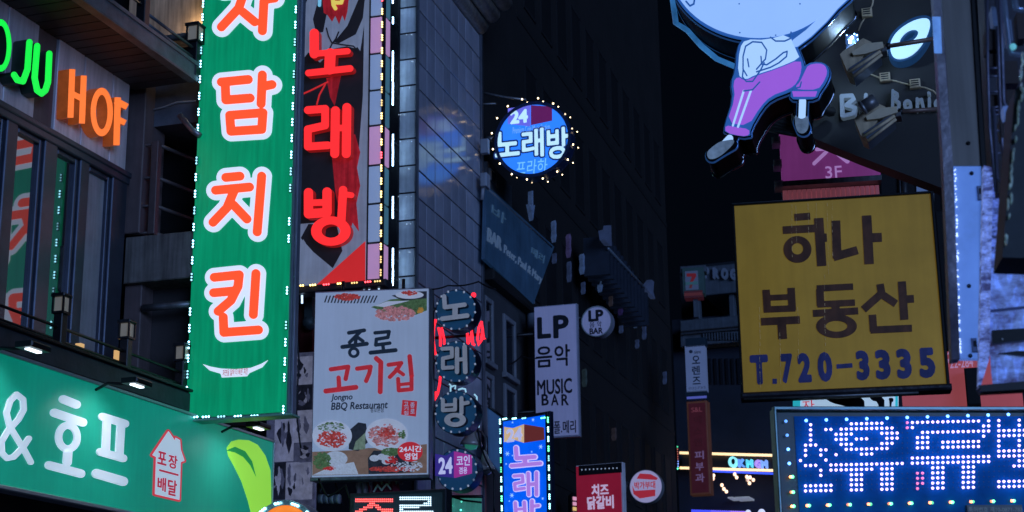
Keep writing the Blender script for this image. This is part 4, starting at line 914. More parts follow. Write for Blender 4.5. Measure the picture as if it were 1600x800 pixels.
# ------------------------------------------------------------------ blue 24 karaoke vertical sign
H = F('vertical_sign', 'narrow blue lit karaoke sign with lilac Korean letters and green chasing lamps around it', 'sign', (785, 860), 21.5, br=(860, 853))
bl2 = LIT('royal_blue_face', (0, 88, 236), 1.1, (.0, .04, .2), var=.30, scale=1.6)
WH, HH = H.uv(858, 750)[0]+.0, H.uv(781, 655)[1]
H.part('face', MB().box(.02, WH-.02, 0, .02, 0, HH-.02), bl2); H.part('sign_box', MB().bevbox(-.01, WH+.01, .021, .10, -.02, HH+.01, .006), M('navy_sign_rim', (.01, .02, .05)))
H.part('frame', MB().bevbox(-.01, .035, -.02, .02, 0, HH, .004).bevbox(WH-.035, WH+.01, -.02, .02, 0, HH, .004).bevbox(.036, WH-.036, -.02, .02, HH-.04, HH, .004), M('navy_sign_rim', (.01, .02, .05)))
grl, cyl = BULB('green_led', (.1, 1., .35), 4.5), BULB('aqua_led', (.35, .95, 1.), 4.5)
for i, y in enumerate(range(659, 800, 15)):
    m = cyl if i in (0, 1, 2, 3, 6, 7, 9) else grl
    module(H, [(781.5+.022*(y-655), y)], m, gap=3.2, r=.012, off=-.03); module(H, [(856.5+.02*(y-655), y-3)], grl if i in (0, 3) else cyl, gap=3.2, r=.012, off=-.03)
module(H, [(789, 654.5), (804, 654), (819, 653.5)], cyl, horiz=True, gap=3.2, r=.012, off=-.03); module(H, [(849, 653)], grl, horiz=True, gap=3.2, r=.012, off=-.03)
tn = LIT('sand_print', (205, 175, 135), .85); bn = LIT('brick_brown_print', (95, 40, 40), .85)
H.part('logo_side', MB().solid(H.map([[(788, 667), (802, 669), (819, 663), (819, 692), (803, 687), (788, 691)]]), -.006, -.001), tn)
H.part('logo_side', MB().solid(H.map([[(819.4, 663), (850, 668), (851, 687), (819.4, 692)]]), -.006, -.001), bn)
H.lettering('lettering', '24', (791, 671, 816, 688), -.010, -.0065, LIT('pale_plate_print', (185, 190, 235)), .04)
lil = LIT('lilac_letter', (165, 120, 215), .95, var=.04); lilo = LIT('pale_letter_edge', (205, 200, 245), .9)
kk = [[([(807, 700), (808, 716), (836, 714)], 4.5), ([(821, 716), (821, 725)], 5), ([(800, 728), (845, 724)], 4)],
      [([(804, 744), (817, 743), (818, 753), (805, 756), (806, 765), (820, 763)], 3.4), ([(826, 740), (827, 773)], 3.8), ([(839, 739), (839, 773)], 3.8), ([(828, 757), (839, 756)], 4)],
      [([(806, 786), (807, 803), (821, 803), (820, 785)], 3.8), ([(807, 796), (820, 795)], 3), ([(832, 783), (832, 808)], 4), ([(834, 791), (842, 790)], 3.5)]]
for ss in kk:
    l = strokes([(a, b_*.74) for a, b_ in ss], 4, (0, 1.4)); o = H.part('letter_edge', MB().solid(H.map(l[1]), -.006, -.001), lilo); H.part('letter', MB().solid(H.map(l[0]), -.012, -.0065), lil, o)
st = LIT('star_print', (150, 195, 255), 1.)
for x, y, r in ((793, 709, 4.5), (833, 656, 3), (845, 698, 4), (800, 774, 4.2), (801, 660, 2), (791, 725, 1.8), (831, 706, 1.8), (848, 779, 2.4), (796, 783, 1.5), (801, 712, 1.6)):
    pts = [(x+(r if k % 2 == 0 else r*.28)*math.cos(k*math.pi/6), y+(r if k % 2 == 0 else r*.28)*math.sin(k*math.pi/6)) for k in range(12)]
    H.part('star', MB().solid(H.map([pts]), -.004, -.001), st)
aw = F('awning', 'pale blue fabric awning side behind the narrow blue karaoke sign', 'awning', (766, 760), 23.0, 70)
aw.part('fabric', MB().solid(aw.map([[(764, 636), (800, 662), (800, 760), (766, 718)]]), 0, .03), M('dusty_blue_fabric', (.10, .20, .34), .8, em=.08, ecol=(.1, .3, .8), var=.25, scale=2))
aw.part('awning_rod', MB().tube([aw.p3(764, 636, -.02), aw.p3(800, 662, -.02)], .02, 6), black)

# ------------------------------------------------------------------ red and round food signs further on
J = F('vertical_sign', 'small red sign with white Korean letters under a black band of bulbs', 'sign', (903, 860), 26.5, br=(974, 856))
WJ, HJ = J.uv(971, 790)[0], J.uv(904, 729)[1]
J.part('face', MB().box(.0, WJ, 0, .02, 0, HJ), LIT('dark_red_lit_face', (122, 18, 42), .8, var=.15)); J.part('sign_box', MB().bevbox(-.01, WJ+.03, .021, .14, -.02, HJ+.02, .006), M('pale_blue_sign_side', (.42, .46, .56), .5, em=.08, ecol=(.4, .5, .8), var=.2))
mb = MB(); J.rect(mb, 904, 728, 971, 738, -.02, -.001); J.part('bulb_band', mb, black)
J.dots('bulb', [(909+6.1*k, 734-.3*k) for k in range(10)], .013, unl, -.025)
jw = LIT('pinkish_white_letter', (185, 165, 195), .8)
J.lettering('lettering', '치즈', (924, 757, 951, 774), -.010, -.001, jw, .035); J.lettering('lettering', '닭갈비', (917, 776, 959, 794), -.010, -.001, jw, .035)
J2 = F('round_sign', 'small round white sign with red bands and red Korean lettering', 'sign', (1009, 786), 27.5, 0)
J2.part('sign_box', disc(J2, MB(), 1009, 760, 26, 0, .2), greyp); J2.part('face', disc(J2, MB(), 1009, 760, 25, -.008, -.0005), LIT('lilac_lit_face', (150, 145, 180), .7)); rr_ = LIT('rust_red_print', (160, 38, 52), .75)
J2.part('red_band', MB().solid(J2.map([[(995, 748), (1000, 740), (1017, 741), (1028, 747), (1026, 750)]]), -.012, -.0085), rr_); J2.part('red_band', MB().solid(J2.map([[(988, 759), (992, 767), (1024, 765), (1024, 775), (1000, 779), (990, 772)]]), -.012, -.0085), rr_)
J2.lettering('lettering', '박가부대', (991, 753, 1024, 763), -.014, -.0085, rr_, .02); J2.part('bracket', MB().tube([J2.p3(979, 753, .1), J2.p3(984, 756, .1)], .02).tube([J2.p3(979, 752, .1), J2.p3(979, 768, .1)], .02), steel)
lw = F('lit_window', 'tiny pink-lit arched window left of the small red sign', 'window', (896, 815), 28.6, 60)
lw.part('frame', MB().solid(lw.map([[(894, 815), (894, 774), (898, 770), (903, 776), (903, 815)]]), .02, .1), black)
for y in (776, 784, 792, 800, 808): mb = MB(); lw.rect(mb, 896, y, 901, y+6, 0, .019); lw.part('pane', mb, LIT('pink_warm_pane', (215, 150, 175), .9) if y != 792 else LIT('amber_pane', (220, 180, 110), .9))
SL = F('led_strip', 'short upright strip of tiny green and red lamps near the bottom of the dark wall', 'light strip', (1059, 732), 36, 0)
SL.part('strip', MB().tube([SL.p3(1058.5, 697, .04), SL.p3(1060, 732, .04)], .02, 6), black)
SL.dots('lamp', [(1058.5+.05*k, 698+3.8*k) for k in (0, 9)], .02, BULB('green_tip', (.1, 1, .5), 3)); SL.dots('lamp', [(1058.5+.12*k, 698+3.8*k) for k in (1, 2, 3, 4, 5)], .013, BULB('dull_red_led', (.7, .16, .12), 1.)); SL.dots('lamp', [(1059.5, 698+3.8*k) for k in (6, 7, 8)], .013, BULB('blue_led', (.2, .35, 1), 3))

# ================================================================== far building at the end of the street
X = F('corner_building', 'dim navy building ending the street, with pale cornices, columns and a lit shop band', 'building', (1063, 800), 44, -4, ground=True)
nv = M('navy_painted_wall', (.012, .018, .035), .7, var=.4, scale=1.); cor_ = M('dim_cornice_stone', (.09, .11, .14), .8, var=.25, streak=.3, bump=.2)
def xr(name, x0, y0, x1, y1, a, b, m, bev=.0, parent=None): mb = MB(); X.rect(mb, x0, y0, x1, y1, a, b, 0, a, bev); return X.part(name, mb, m, parent)
xr('wall', 1050, 500, 1700, 1109, .6, 8, nv); xr('upper_wall', 1062, 417, 1330, 500, 2.5, 8, M('deep_blue_recess', (.01, .013, .02), .9))
xr('top_beam', 1097, 417, 1330, 439, -.2, 2.4, cor_, .02)
for x0, x1, y0, y1 in ((1083, 1093, 468, 498), (1137, 1148, 441, 500), (1190, 1201, 441, 500)): xr('column', x0, y0, x1, y1, 0, .3, cor_, .02)
xr('cornice', 1062, 501, 1160, 509, -.35, .5, cor_, .02); xr('cornice', 1062, 509.5, 1160, 514, -.2, .5, cor_, .02); xr('cornice', 1062, 514.5, 1230, 527, -.05, .5, cor_, .02)
for k in range(14): xr('dentil', 1098+4.4*k, 519, 1100.5+4.4*k, 531, -.12, -.051, cor_)
for k in range(11): xr('window', 1106+9*k, 560, 1112+9*k, 600, .54, .599, glassd)
X.lettering('letter', 'P', (1099, 417, 1107, 433), -.35, -.21, LIT('dim_slate_letter', (36, 50, 76), .9), .05); X.lettering('letter', 'R', (1113, 418, 1122, 434), -.35, -.21, LIT('dim_slate_letter', (36, 50, 76)), .05); X.lettering('letter', 'O', (1126, 419, 1137, 435), -.35, -.21, LIT('dim_slate_letter', (36, 50, 76)), .05); X.lettering('letter', 'G', (1140, 420, 1150, 436), -.35, -.21, LIT('dim_slate_letter', (36, 50, 76)), .05)
wl = LIT('warm_light_bar', (255, 215, 165), 1.5, sample=True); bll = LIT('blue_light_bar', (50, 80, 235), 1.4)
for nm, y, t, m, x0 in (('light_bar', 707.5, 2.0, wl, 1062), ('light_bar', 731, 2.0, wl, 1062), ('blue_bar', 736, 1.5, bll, 1108)):
    a = X.p3(x0, y-(0 if x0 > 1100 else -.0), -.3); b = X.p3(1300, y+(20), -.3)
    X.part(nm, MB().tube([(a[0], -.3, a[2]), (b[0], -.3, a[2]+(b[2]-a[2])*.62)], t*X.sc, 6), m)
X.part('shop_band', MB().solid(X.map([[(1066, 709), (1300, 716), (1300, 737), (1066, 729)]], -.1), -.1, .59), M('black_band', (.008, .01, .018), .4))
cols5 = [(85, 195, 235), (80, 205, 225), (150, 140, 225), (125, 150, 235)]
for ch, x0, c in zip('KMGM', (1152, 1165, 1178, 1188), ((100, 150, 225), (90, 205, 225), (165, 140, 225), (120, 160, 235))):
    X.lettering('letter', ch, (x0, 717+(x0-1150)*.05, x0+10.5, 729+(x0-1150)*.055), -.28, -.101, LIT('glow_letter_%s' % {1152: 'blue', 1165: 'cyan', 1178: 'violet', 1188: 'sky'}[x0], c, 1.), .05)
X.part('mascot_disc', MB().solid(X.map([ring(1144.5, 721.5, 6.8, 8.5, 20)], -.28), -.28, -.101), LIT('cyan_disc', (135, 225, 235), 1.1))
X.part('disc_mark', MB().solid(X.map([ring(1145.5, 721, 2.8, 4.6, 12)], -.29), -.29, -.281), M('near_black_print', (.01, .01, .02)))
X.dots('string_bulb', [(1115, 743), (1114, 748), (1148, 741), (1151, 746), (1128, 758), (1131, 764), (1135, 768), (1167, 745), (1172, 746), (1168, 750), (1171, 755), (1177, 750)], .05, BULB('peach_bulb', (1, .62, .38), 2.), -.4)
for x0, x1 in ((1137, 1145), (1148, 1170)): xr('shelf_light', x0, 776.5, x1, 778, -.2, .5, M('dim_strip', (.3, .3, .3), .5, em=.25, ecol=(.6, .7, .9)))
for k in range(26):
    t = k/25; c = (70+90*t, 75+55*t, 225); xr('slat_light', 1080+3.4*k, 796+.1*k, 1081.9+3.4*k, 812, -.3, -.1, LIT('violet_slat_%s' % ('blue' if t < .35 else 'mid' if t < .7 else 'pink'), (70, 80, 225) if t < .35 else (105, 95, 225) if t < .7 else (150, 120, 225), 1.))
X.part('round_lamp', MB().ball(X.p3(1190, 801, -.3), .1).ball(X.p3(1169, 801, -.3), .08), LIT('soft_white_lamp', (205, 215, 250), 1.))
# convenience sign and the vertical signs in front of it
Z = F('store_sign', 'dim convenience store sign with red and green numeral 7 on a bracket frame', 'sign', (1066, 473), 40, br=(1100, 471))
mb = MB(); Z.rect(mb, 1062, 416, 1103, 424, .0, .4, bev=.02); Z.part('frame', mb, cor_)
mb = MB(); Z.rect(mb, 1066, 419, 1101, 458, -.05, .35, off=-.05); Z.part('sign_box', mb, M('dark_teal_sign', (.02, .05, .06), .5, em=.15, ecol=(.02, .06, .08)))
mb = MB(); Z.rect(mb, 1070, 424, 1091.5, 452, -.07, -.051, off=-.07); Z.part('face', mb, LIT('dim_white_face', (46, 58, 84), .8))
mb = MB(); Z.rect(mb, 1069, 455, 1098, 464, -.07, .3, off=-.07); Z.part('stripe_box', mb, LIT('dim_red_box', (50, 16, 24), .6)); mb = MB(); Z.rect(mb, 1069, 458, 1097, 461, -.075, -.071, off=-.075); Z.part('stripe', mb, LIT('dim_orange_stripe', (75, 32, 34), .6))
zr = LIT('dim_seven_red', (95, 18, 24), .6)
Z.part('numeral', MB().solid(Z.map([[(1073, 427), (1087, 427), (1088, 431), (1082, 441), (1078, 441), (1081, 432), (1073, 432)]], -.09), -.09, -.071), zr); Z.part('numeral_foot', MB().solid(Z.map([[(1078, 444), (1082, 444), (1081, 450), (1077, 450)]], -.09), -.09, -.071), LIT('dim_orange_stripe', (125, 60, 50)))
mb = MB(); Z.rect(mb, 1071, 440.8, 1090, 443.8, -.095, -.071, off=-.095); Z.part('word_strip', mb, LIT('dim_green_strip', (28, 70, 75), .8)); Z.lettering('lettering', 'ELEVEN', (1072, 441.2, 1089, 443.4), -.10, -.0955, LIT('dim_white_face', (66, 80, 104)), .0)
mb = MB(); Z.rect(mb, 1083, 466, 1091, 495, .1, .3, off=.1); Z.part('post', mb, cor_)
Y1 = F('vertical_sign', 'dim pale vertical sign with three dark Korean letters above the red one', 'sign', (1072, 622), 36, br=(1105, 620))
mb = MB(); Y1.rect(mb, 1070, 541, 1104.5, 611, 0, .25); Y1.part('face', mb, LIT('dim_pale_blue_face', (70, 86, 122), .8, var=.08))
mb = MB(); Y1.rect(mb, 1071, 529, 1103, 540.5, .0, .25); Y1.part('top_band', mb, M('deep_teal_band', (.01, .03, .05), .5)); mb = MB(); Y1.rect(mb, 1071, 611.5, 1105, 624, .0, .25); Y1.part('foot_band', mb, M('deep_teal_band', (.01, .03, .05)))
mb = MB(); Y1.rect(mb, 1073, 620, 1104, 621.6, -.03, -.001); Y1.part('blue_line', mb, LIT('dim_violet_line', (70, 78, 150), .9))
yk = LIT('dim_navy_print', (14, 26, 48), .5)
for t, bx in (('오', (1081, 556, 1094, 568)), ('렌', (1081, 572, 1094, 585)), ('즈', (1082, 589, 1095, 600))): Y1.lettering('lettering', t, bx, -.01, -.001, yk, .02)
Y1.part('logo_mark', MB().solid(Y1.map([ring(1079.5, 549.5, 3, 2.6, 12)]), -.01, -.001), yk); Y1.lettering('lettering', 'olens', (1084, 547, 1095, 552), -.01, -.001, yk, .0)
Y1.lettering('lettering', '02)735', (1076, 605, 1103, 608), -.01, -.001, LIT('dim_grey_print', (50, 60, 88), .6), 0)
Y2 = F('vertical_sign', 'dim red vertical clinic sign with pale Korean letters near the bottom', 'sign', (1078, 773), 35, br=(1112, 771))
mb = MB(); Y2.rect(mb, 1072.5, 628, 1110, 772, 0, .3, bev=.01); Y2.part('sign_box', mb, M('dull_orange_frame', (.10, .04, .03), .5, em=.15, ecol=(.2, .08, .05)))
mb = MB(); Y2.rect(mb, 1075.5, 631, 1107.5, 769, -.02, -.001); Y2.part('face', mb, LIT('dim_maroon_face', (58, 18, 28), .6, var=.2))
yp = LIT('dim_lilac_letter', (92, 74, 108), .8); yo = LIT('dim_brick_letter', (48, 15, 24), .7)
for t, bx in (('피', (1085, 705, 1100, 717)), ('부', (1086, 723, 1100, 735)), ('과', (1086, 740, 1101, 753))): Y2.lettering('lettering', t, bx, -.03, -.021, yp, .02)
for t, bx in (('에', (1084, 650, 1097, 661)), ('스', (1084, 668, 1097, 678)), ('앤', (1084, 685, 1098, 697))): Y2.lettering('lettering', t, bx, -.03, -.021, yo, .03)
Y2.lettering('lettering', 'S&L', (1080, 637, 1097, 643), -.03, -.021, LIT('dim_pink_print', (98, 48, 60), .8), 0)

# ================================================================== right side
RB = F('right_building', 'dark building on the right edge behind the metal sign boxes', 'building', (1580, 800), 11.5, 90, ground=True)
# its street wall lies right of the camera's street line
q0 = RB.O
RB.part('wall', MB().box(4.5, 20, -3.2, -.15, 0, 4.2), M('charcoal_wall', (.05, .05, .055), .8, var=.3, bump=.3))
# black hanging fascia with handwritten letters
Fb = F('hanging_fascia', 'large black sign board with slanted lower edge and handwritten pale letters', 'sign board', (1240, 210), 11.9, 0)
Fb.part('board', MB().solid(Fb.map([[(1236, -120), (1490, -120), (1490, 303), (1470, 293), (1340, 244), (1252, 208), (1236, 190)]]), 0, .22), M('charcoal_board', (.042, .040, .038), .65, var=.15, scale=1.5, bump=.05))
gv = MB()
for k in range(6): a = Fb.p3(1196, 176+5.2*k, .1); b = Fb.p3(1250, 186+5.2*k, .1); gv.tube([a, b], .018, 6)
Fb.part('grille', gv, M('dark_grille', (.06, .065, .075), .4, .4))
ll0 = bpy.data.lights.new('warm_wall_light', 'POINT'); ll0.energy = 4; ll0.color = (1, .72, .42); ll0.shadow_soft_size = .05; lo0 = bpy.data.objects.new('warm_wall_light', ll0); COL.objects.link(lo0); lo0.parent = A.root; lo0.location = A.p3(309, 36, FY+.1)  # warm point light added by the top lantern to brighten the beige wall
lo = LIT('ice_blue_letter_face', (170, 215, 255), 1.05, var=.03)
outer = [(1390, 76), (1392, 63), (1402, 48), (1422, 34), (1440, 28), (1452, 29), (1454, 40), (1446, 62), (1430, 83), (1412, 92), (1396, 91)]
inner = [(1405, 64), (1410, 55), (1420, 47), (1431, 45), (1436, 50), (1431, 60), (1418, 68), (1407, 70)]
def smooth(p, n=2):
    for _ in range(n): p = [q_ for i in range(len(p)) for q_ in (lerp(p[i], p[(i+1) % len(p)], .25), lerp(p[i], p[(i+1) % len(p)], .75))]
    return p
l = strokes([], 0, (0, 4.5), [smooth(outer)], [smooth(inner)])
lo_ = Fb.part('letter_rim', MB().solid(Fb.map(l[1], -.14), -.14, -.001), M('navy_letter_rim', (.02, .06, .14), .3, em=.25, ecol=(.02, .1, .3))); Fb.part('letter', MB().solid(Fb.map(l[0], -.155), -.155, -.141), lo, lo_)
hw = M('pale_grey_letter', (.38, .42, .48), .5, em=.10, ecol=(.4, .6, .8), var=.1)
for ss, r in (([[(1315, 150), (1316, 180)], [(1315, 150), (1331, 149), (1334, 155), (1322, 164), (1336, 168), (1334, 177), (1317, 181)]], 3.2), ([[(1353, 148), (1351, 170)]], 3.), ([[(1357, 168), (1362, 172)]], 2.4),
              ([[(1395, 141), (1394, 172)], [(1395, 142), (1402, 146), (1398, 154), (1405, 160), (1403, 169), (1394, 173)]], 2.1), ([ring(1418, 163, 5, 6, 12)+[(1423, 163)]], 2.2), ([[(1433, 154), (1433, 170)], [(1433, 157), (1440, 155), (1443, 169)]], 2.4), ([[(1452, 154), (1452, 168)]], 2.4), ([[(1451, 145), (1452, 145.5)]], 2.4), ([ring(1466, 162, 5, 6, 12)+[(1471, 162)]], 2.2)):
    Fb.part('letter', MB().solid(Fb.map(strokes(ss, r, (0,))[0], -.07), -.07, -.001), hw)
# floodlights on arms
def flood(dx, dy, label, arm_to):
    G = F('floodlight', label, 'floodlight', (1355+dx, 115+dy), 11.1, 0); o = lambda x, y: (x+dx, y+dy)
    G.part('housing', MB().solid(G.map([[o(1313, 87), o(1318, 82), o(1349, 62), o(1362, 68), o(1352, 84), o(1334, 118), o(1324, 113)]]), -.03, .22), offwhite)
    G.part('side_cheek', MB().solid(G.map([[o(1331, 81), o(1352, 68), o(1379, 65), o(1381, 74), o(1352, 84), o(1333, 86)]], -.06), -.06, -.031), M('cream_metal_light', (.9, .74, .5), .5, var=.2))
    G.part('glass', MB().solid(G.map([[o(1327, 108), o(1370, 80), o(1376, 84), o(1334, 119)]], -.02), -.045, .20), M('floodlight_glass', (.20, .23, .28), .12, .3, var=.1))
    G.part('frame', MB().tube([G.p3(*o(1326, 113), -.05), G.p3(*o(1376, 80), -.05)], .012, 6).tube([G.p3(*o(1334, 119), -.05), G.p3(*o(1378, 85), -.05)], .012, 6), offwhite)
    G.part('hinge', MB().bevbox(*sorted((G.uv(*o(1378, 84))[0], G.uv(*o(1386, 77))[0])), -.04, .08, *sorted((G.uv(*o(1378, 84))[1], G.uv(*o(1386, 76))[1])), .006), steel)
    G.part('arm', MB().tube([G.p3(*o(1376, 74), .0), G.p3(*arm_to, .1)], .018, 8), M('rusty_pink_rod', (.30, .2, .17), .5, .4, var=.4, scale=8)); G.part('collar', MB().tube([G.p3(*lerp(o(1376, 74), arm_to, .08), .0), G.p3(*lerp(o(1376, 74), arm_to, .16), .0)], .026, 8), black)
flood(0, 0, 'upper cream floodlight on an arm in front of the ice blue lit letter', (1470, 59)); flood(22, 101, 'lower cream floodlight on an arm in front of the handwritten letters', (1472, 170))
flh = MB(); Gh = F('barrel_lamp', 'small dark barrel lamp perched on the lower floodlight', 'lamp', (1358, 166), 11.0, 0)
Gh.part('barrel', MB().tube([Gh.p3(1349, 168, 0), Gh.p3(1368, 156, 0)], .05, 10), M('dull_barrel_metal', (.2, .2, .21), .4, .5)); Gh.part('rim', MB().tube([Gh.p3(1346, 170, 0), Gh.p3(1350, 167.5, 0)], .055, 10), steel)
cbl = F('sensor_cable', 'thin cable with three small cream junction boxes hanging across the black board', 'cable', (1384, 135), 11.7, 0)
cbl.part('cable', MB().tube([cbl.p3(*p, 0) for p in ((1368, -20), (1363, 8), (1355, 22), (1346, 36), (1341, 48))], .007, 6), offwhite); cbl.part('cable', MB().tube([cbl.p3(*p, 0) for p in ((1349, 108), (1362, 117), (1378, 123), (1400, 127), (1425, 134), (1445, 137), (1458, 142), (1466, 150))], .007, 6), offwhite)
for x, y in ((1355, 22), (1383, 123), (1430, 133)):
    u, v = cbl.uv(x, y); o = cbl.part('junction_box', MB().bevbox(u-.04, u+.04, -.05, .03, v-.035, v+.035, .008), offwhite)
    lbx = MB()
    for r_ in range(3): lbx.box(u-.028, u+.028, -.054, -.0505, v-.022+.018*r_, v-.014+.018*r_)
    cbl.part('vent', lbx, black, o)
sp = F('spot_lamp', 'small lamp with two glaring blue-white bulbs above the upper floodlight', 'lamp', (1330, 76), 11.3, 0)
sp.part('housing', MB().bevbox(*sorted((sp.uv(1322, 76)[0], sp.uv(1342, 76)[0])), .0, .12, sp.uv(1330, 74)[1], sp.uv(1330, 51)[1], .02), M('navy_lamp_body', (.03, .05, .1), .4))
sp.dots('bulb', [(1331, 59), (1328.5, 66)], .013, BULB('glaring_blue_white', (.5, .78, 1), 14), -.03, 10, 6); sp.dots('led', [(1337, 68), (1323, 55), (1335, 53), (1339, 55), (1326, 62), (1340, 62)], .006, BULB('blue_pin_led', (.1, .4, 1), 8), -.02)
ll = bpy.data.lights.new('lamp_light', 'POINT'); ll.energy = 7; ll.color = (.4, .65, 1); ll.shadow_soft_size = .03; lo2 = bpy.data.objects.new('lamp_light', ll); COL.objects.link(lo2); lo2.parent = sp.root; lo2.location = sp.p3(1330, 62, -.1)

# cut-out figure sign
Ch = F('figure_sign', 'glowing cut-out cartoon figure striding in purple track pants under a huge round head', 'sign', (1180, 235), 10.9, 2)
TH = .38
body_polys = [ring(1185, -55, 142, 119, 60), [(1163, 60), (1198, 62), (1235, 50), (1250, 85), (1254, 96), (1258, 110), (1248, 135), (1235, 143), (1205, 154), (1190, 169), (1171, 202), (1172, 214), (1133, 208), (1134, 195), (1147, 155), (1143, 130), (1150, 112), (1153, 75)],
   [(1255, 113), (1261, 101), (1280, 98), (1292, 103), (1296, 115), (1290, 130), (1280, 143), (1276, 154), (1250, 155), (1236, 154), (1237, 143), (1246, 130)]]
arms = [([(1240, 68), (1262, 52), (1285, 30), (1302, 10), (1322, -8)], 8.5), ([(1145, 213), (1130, 226)], 6), ([(1254, 155), (1253, 185)], 6), ([(1251, 190), (1255, 200)], 9), ([(1112, 242), (1126, 233), (1142, 224)], 7.5)]
l = strokes(arms, 8, (2.,), [smooth(p, 1) for p in body_polys], step=.9)[0]
Ch.part('body_box', MB().solid(Ch.map(l), 0, TH), blackgloss)
big_ = [p for p in l if len(p) > 20]
for p in big_[:2]: Ch.part('chrome_rim', MB().tube([(u, TH, v) for u, v in Ch.map([p])[0]], .014, 6, closed=True), chrome)
for p in big_[:1]: Ch.part('chrome_rim', MB().tube([(u, .03, v) for u, v in Ch.map([p])[0]], .010, 6, closed=True), M('blue_edge_tube', (.05, .12, .3), .2, .6, em=.3, ecol=(.03, .12, .4)))
skin = LIT('sky_blue_lit_skin', (142, 184, 246), 1.0, (.15, .2, .35), var=.05, scale=1.); shirt = LIT('white_blue_lit_shirt', (165, 205, 250), 1.0, (.15, .2, .35), var=.04); pants = LIT('violet_lit_pants', (146, 88, 208), 1.0, (.15, .06, .25), var=.06); outl = LIT('deep_blue_outline', (36, 84, 152), .9)
Ch.part('outline_face', MB().solid(Ch.map(strokes([a for a in arms[:1]], 8, (1.,), [smooth(p, 1) for p in body_polys], step=.9)[0]), -.012, -.001), outl)
Ch.part('head', MB().solid(Ch.map([ring(1185, -55, 139, 115.5, 72)]), -.020, -.0125), skin)
Ch.part('arm', MB().solid(Ch.map(strokes([([(1244, 68), (1264, 53), (1287, 31), (1304, 11), (1322, -6)], 6.3)], 6, (0,))[0]), -.019, -.0125), skin)
Ch.part('shirt', MB().solid(Ch.map([smooth([(1165, 63), (1198, 64), (1233, 54), (1246, 84), (1250, 92), (1215, 107), (1180, 118), (1165, 126), (1153, 118), (1156, 77)], 1)]), -.019, -.0125), shirt)
Ch.part('pants', MB().solid(Ch.map([smooth([(1153, 121), (1165, 128), (1182, 120), (1215, 109), (1251, 94), (1253, 110), (1246, 130), (1234, 140), (1204, 151), (1188, 168), (1170, 197), (1136, 193), (1149, 155), (1146, 130)], 1)]), -.019, -.0125), pants)
Ch.part('pants_cuff', MB().solid(Ch.map([smooth([(1134, 197), (1150, 200), (1171, 203), (1171, 212), (1160, 214), (1134, 208)], 1)]), -.019, -.0125), pants)
Ch.part('pants_leg', MB().solid(Ch.map([smooth([(1258, 113), (1263, 103), (1280, 100), (1290, 104), (1293, 115), (1287, 129), (1278, 141), (1248, 141), (1243, 137), (1250, 130)], 1)]), -.019, -.0125), pants)
Ch.part('pants_cuff', MB().solid(Ch.map([[(1238, 144), (1277, 144), (1274, 152), (1240, 152)]]), -.019, -.0125), pants)
for pts in ([(1162, 142), (1145, 196)], [(1173, 142), (1153, 198)]): L2(Ch, 'pants_stripe', [pts], 1.6, shirt, -.023, -.0195)
L2(Ch, 'ankle', [([(1140, 216), (1128, 229)], 5.5)], 5, shirt, -.006, -.001); L2(Ch, 'ankle', [([(1254, 158), (1253, 183)], 5.5)], 5, shirt, -.006, -.001)
shoe = M('grey_blue_shoe_face', (.14, .18, .24), .2, em=.35, ecol=(.22, .36, .6), var=.5, scale=8)
Ch.part('shoe', MB().solid(Ch.map([smooth([(1104, 241), (1108, 234), (1124, 222), (1134, 220), (1148, 218), (1146, 226), (1124, 246), (1108, 250)])]), -.008, -.0005), shoe); Ch.part('shoe', MB().solid(Ch.map([smooth([(1241, 178), (1249, 186), (1256, 186), (1263, 180), (1264, 200), (1256, 210), (1244, 206)])]), -.008, -.0005), shoe)
for ln in ([(1167, 118), (1161, 108), (1161, 88), (1165, 72), (1176, 65), (1190, 66), (1198, 78), (1196, 92), (1182, 108)], [(1161, 110), (1160, 120), (1166, 127), (1176, 127), (1188, 110), (1194, 98)], [(1168, 92), (1170, 104)], [(1189, 88), (1190, 100), (1198, 101), (1212, 92), (1224, 82), (1230, 80), (1229, 88), (1217, 98), (1204, 105), (1182, 112)], [(1204, 58), (1212, 64), (1226, 64), (1235, 60), (1236, 50)], [(1162, 142), (1176, 140), (1187, 128)], [(1240, 138), (1250, 136), (1252, 128)]):
    L2(Ch, 'outline', [ln], 1.05, outl, -.026, -.0205)
L2(Ch, 'outline', [[(1072, 2), (1078, 9), (1084, 6), (1085, 0)]], 1.3, outl, -.026, -.0205)
for x, y in ((1155, 6), (1156, 51), (1212, 55), (1250, 6)): Ch.part('rivet', MB().ball(Ch.p3(x, y, -.02), .006), outl)
Ch.part('rear_arm', MB().tube([Ch.p3(1050, -8, TH), Ch.p3(1056, 36, TH), (Ch.p3(1075, 48, TH)), Ch.p3(1096, 72, TH), Ch.p3(1120, 92, TH), Ch.p3(1146, 103, TH), Ch.p3(1160, 108, TH)], .022, 8), M('blue_chrome_edge', (.3, .45, .65), .35, .6, em=.6, ecol=(.04, .22, .6), var=.5))
Ch.part('mounting_arm', MB().tube([Ch.p3(1190, 150, TH+.03), Ch.p3(1300, 175, TH+.6)], .04).tube([Ch.p3(1200, 20, TH+.03), Ch.p3(1330, 30, TH+.8)], .04), black)

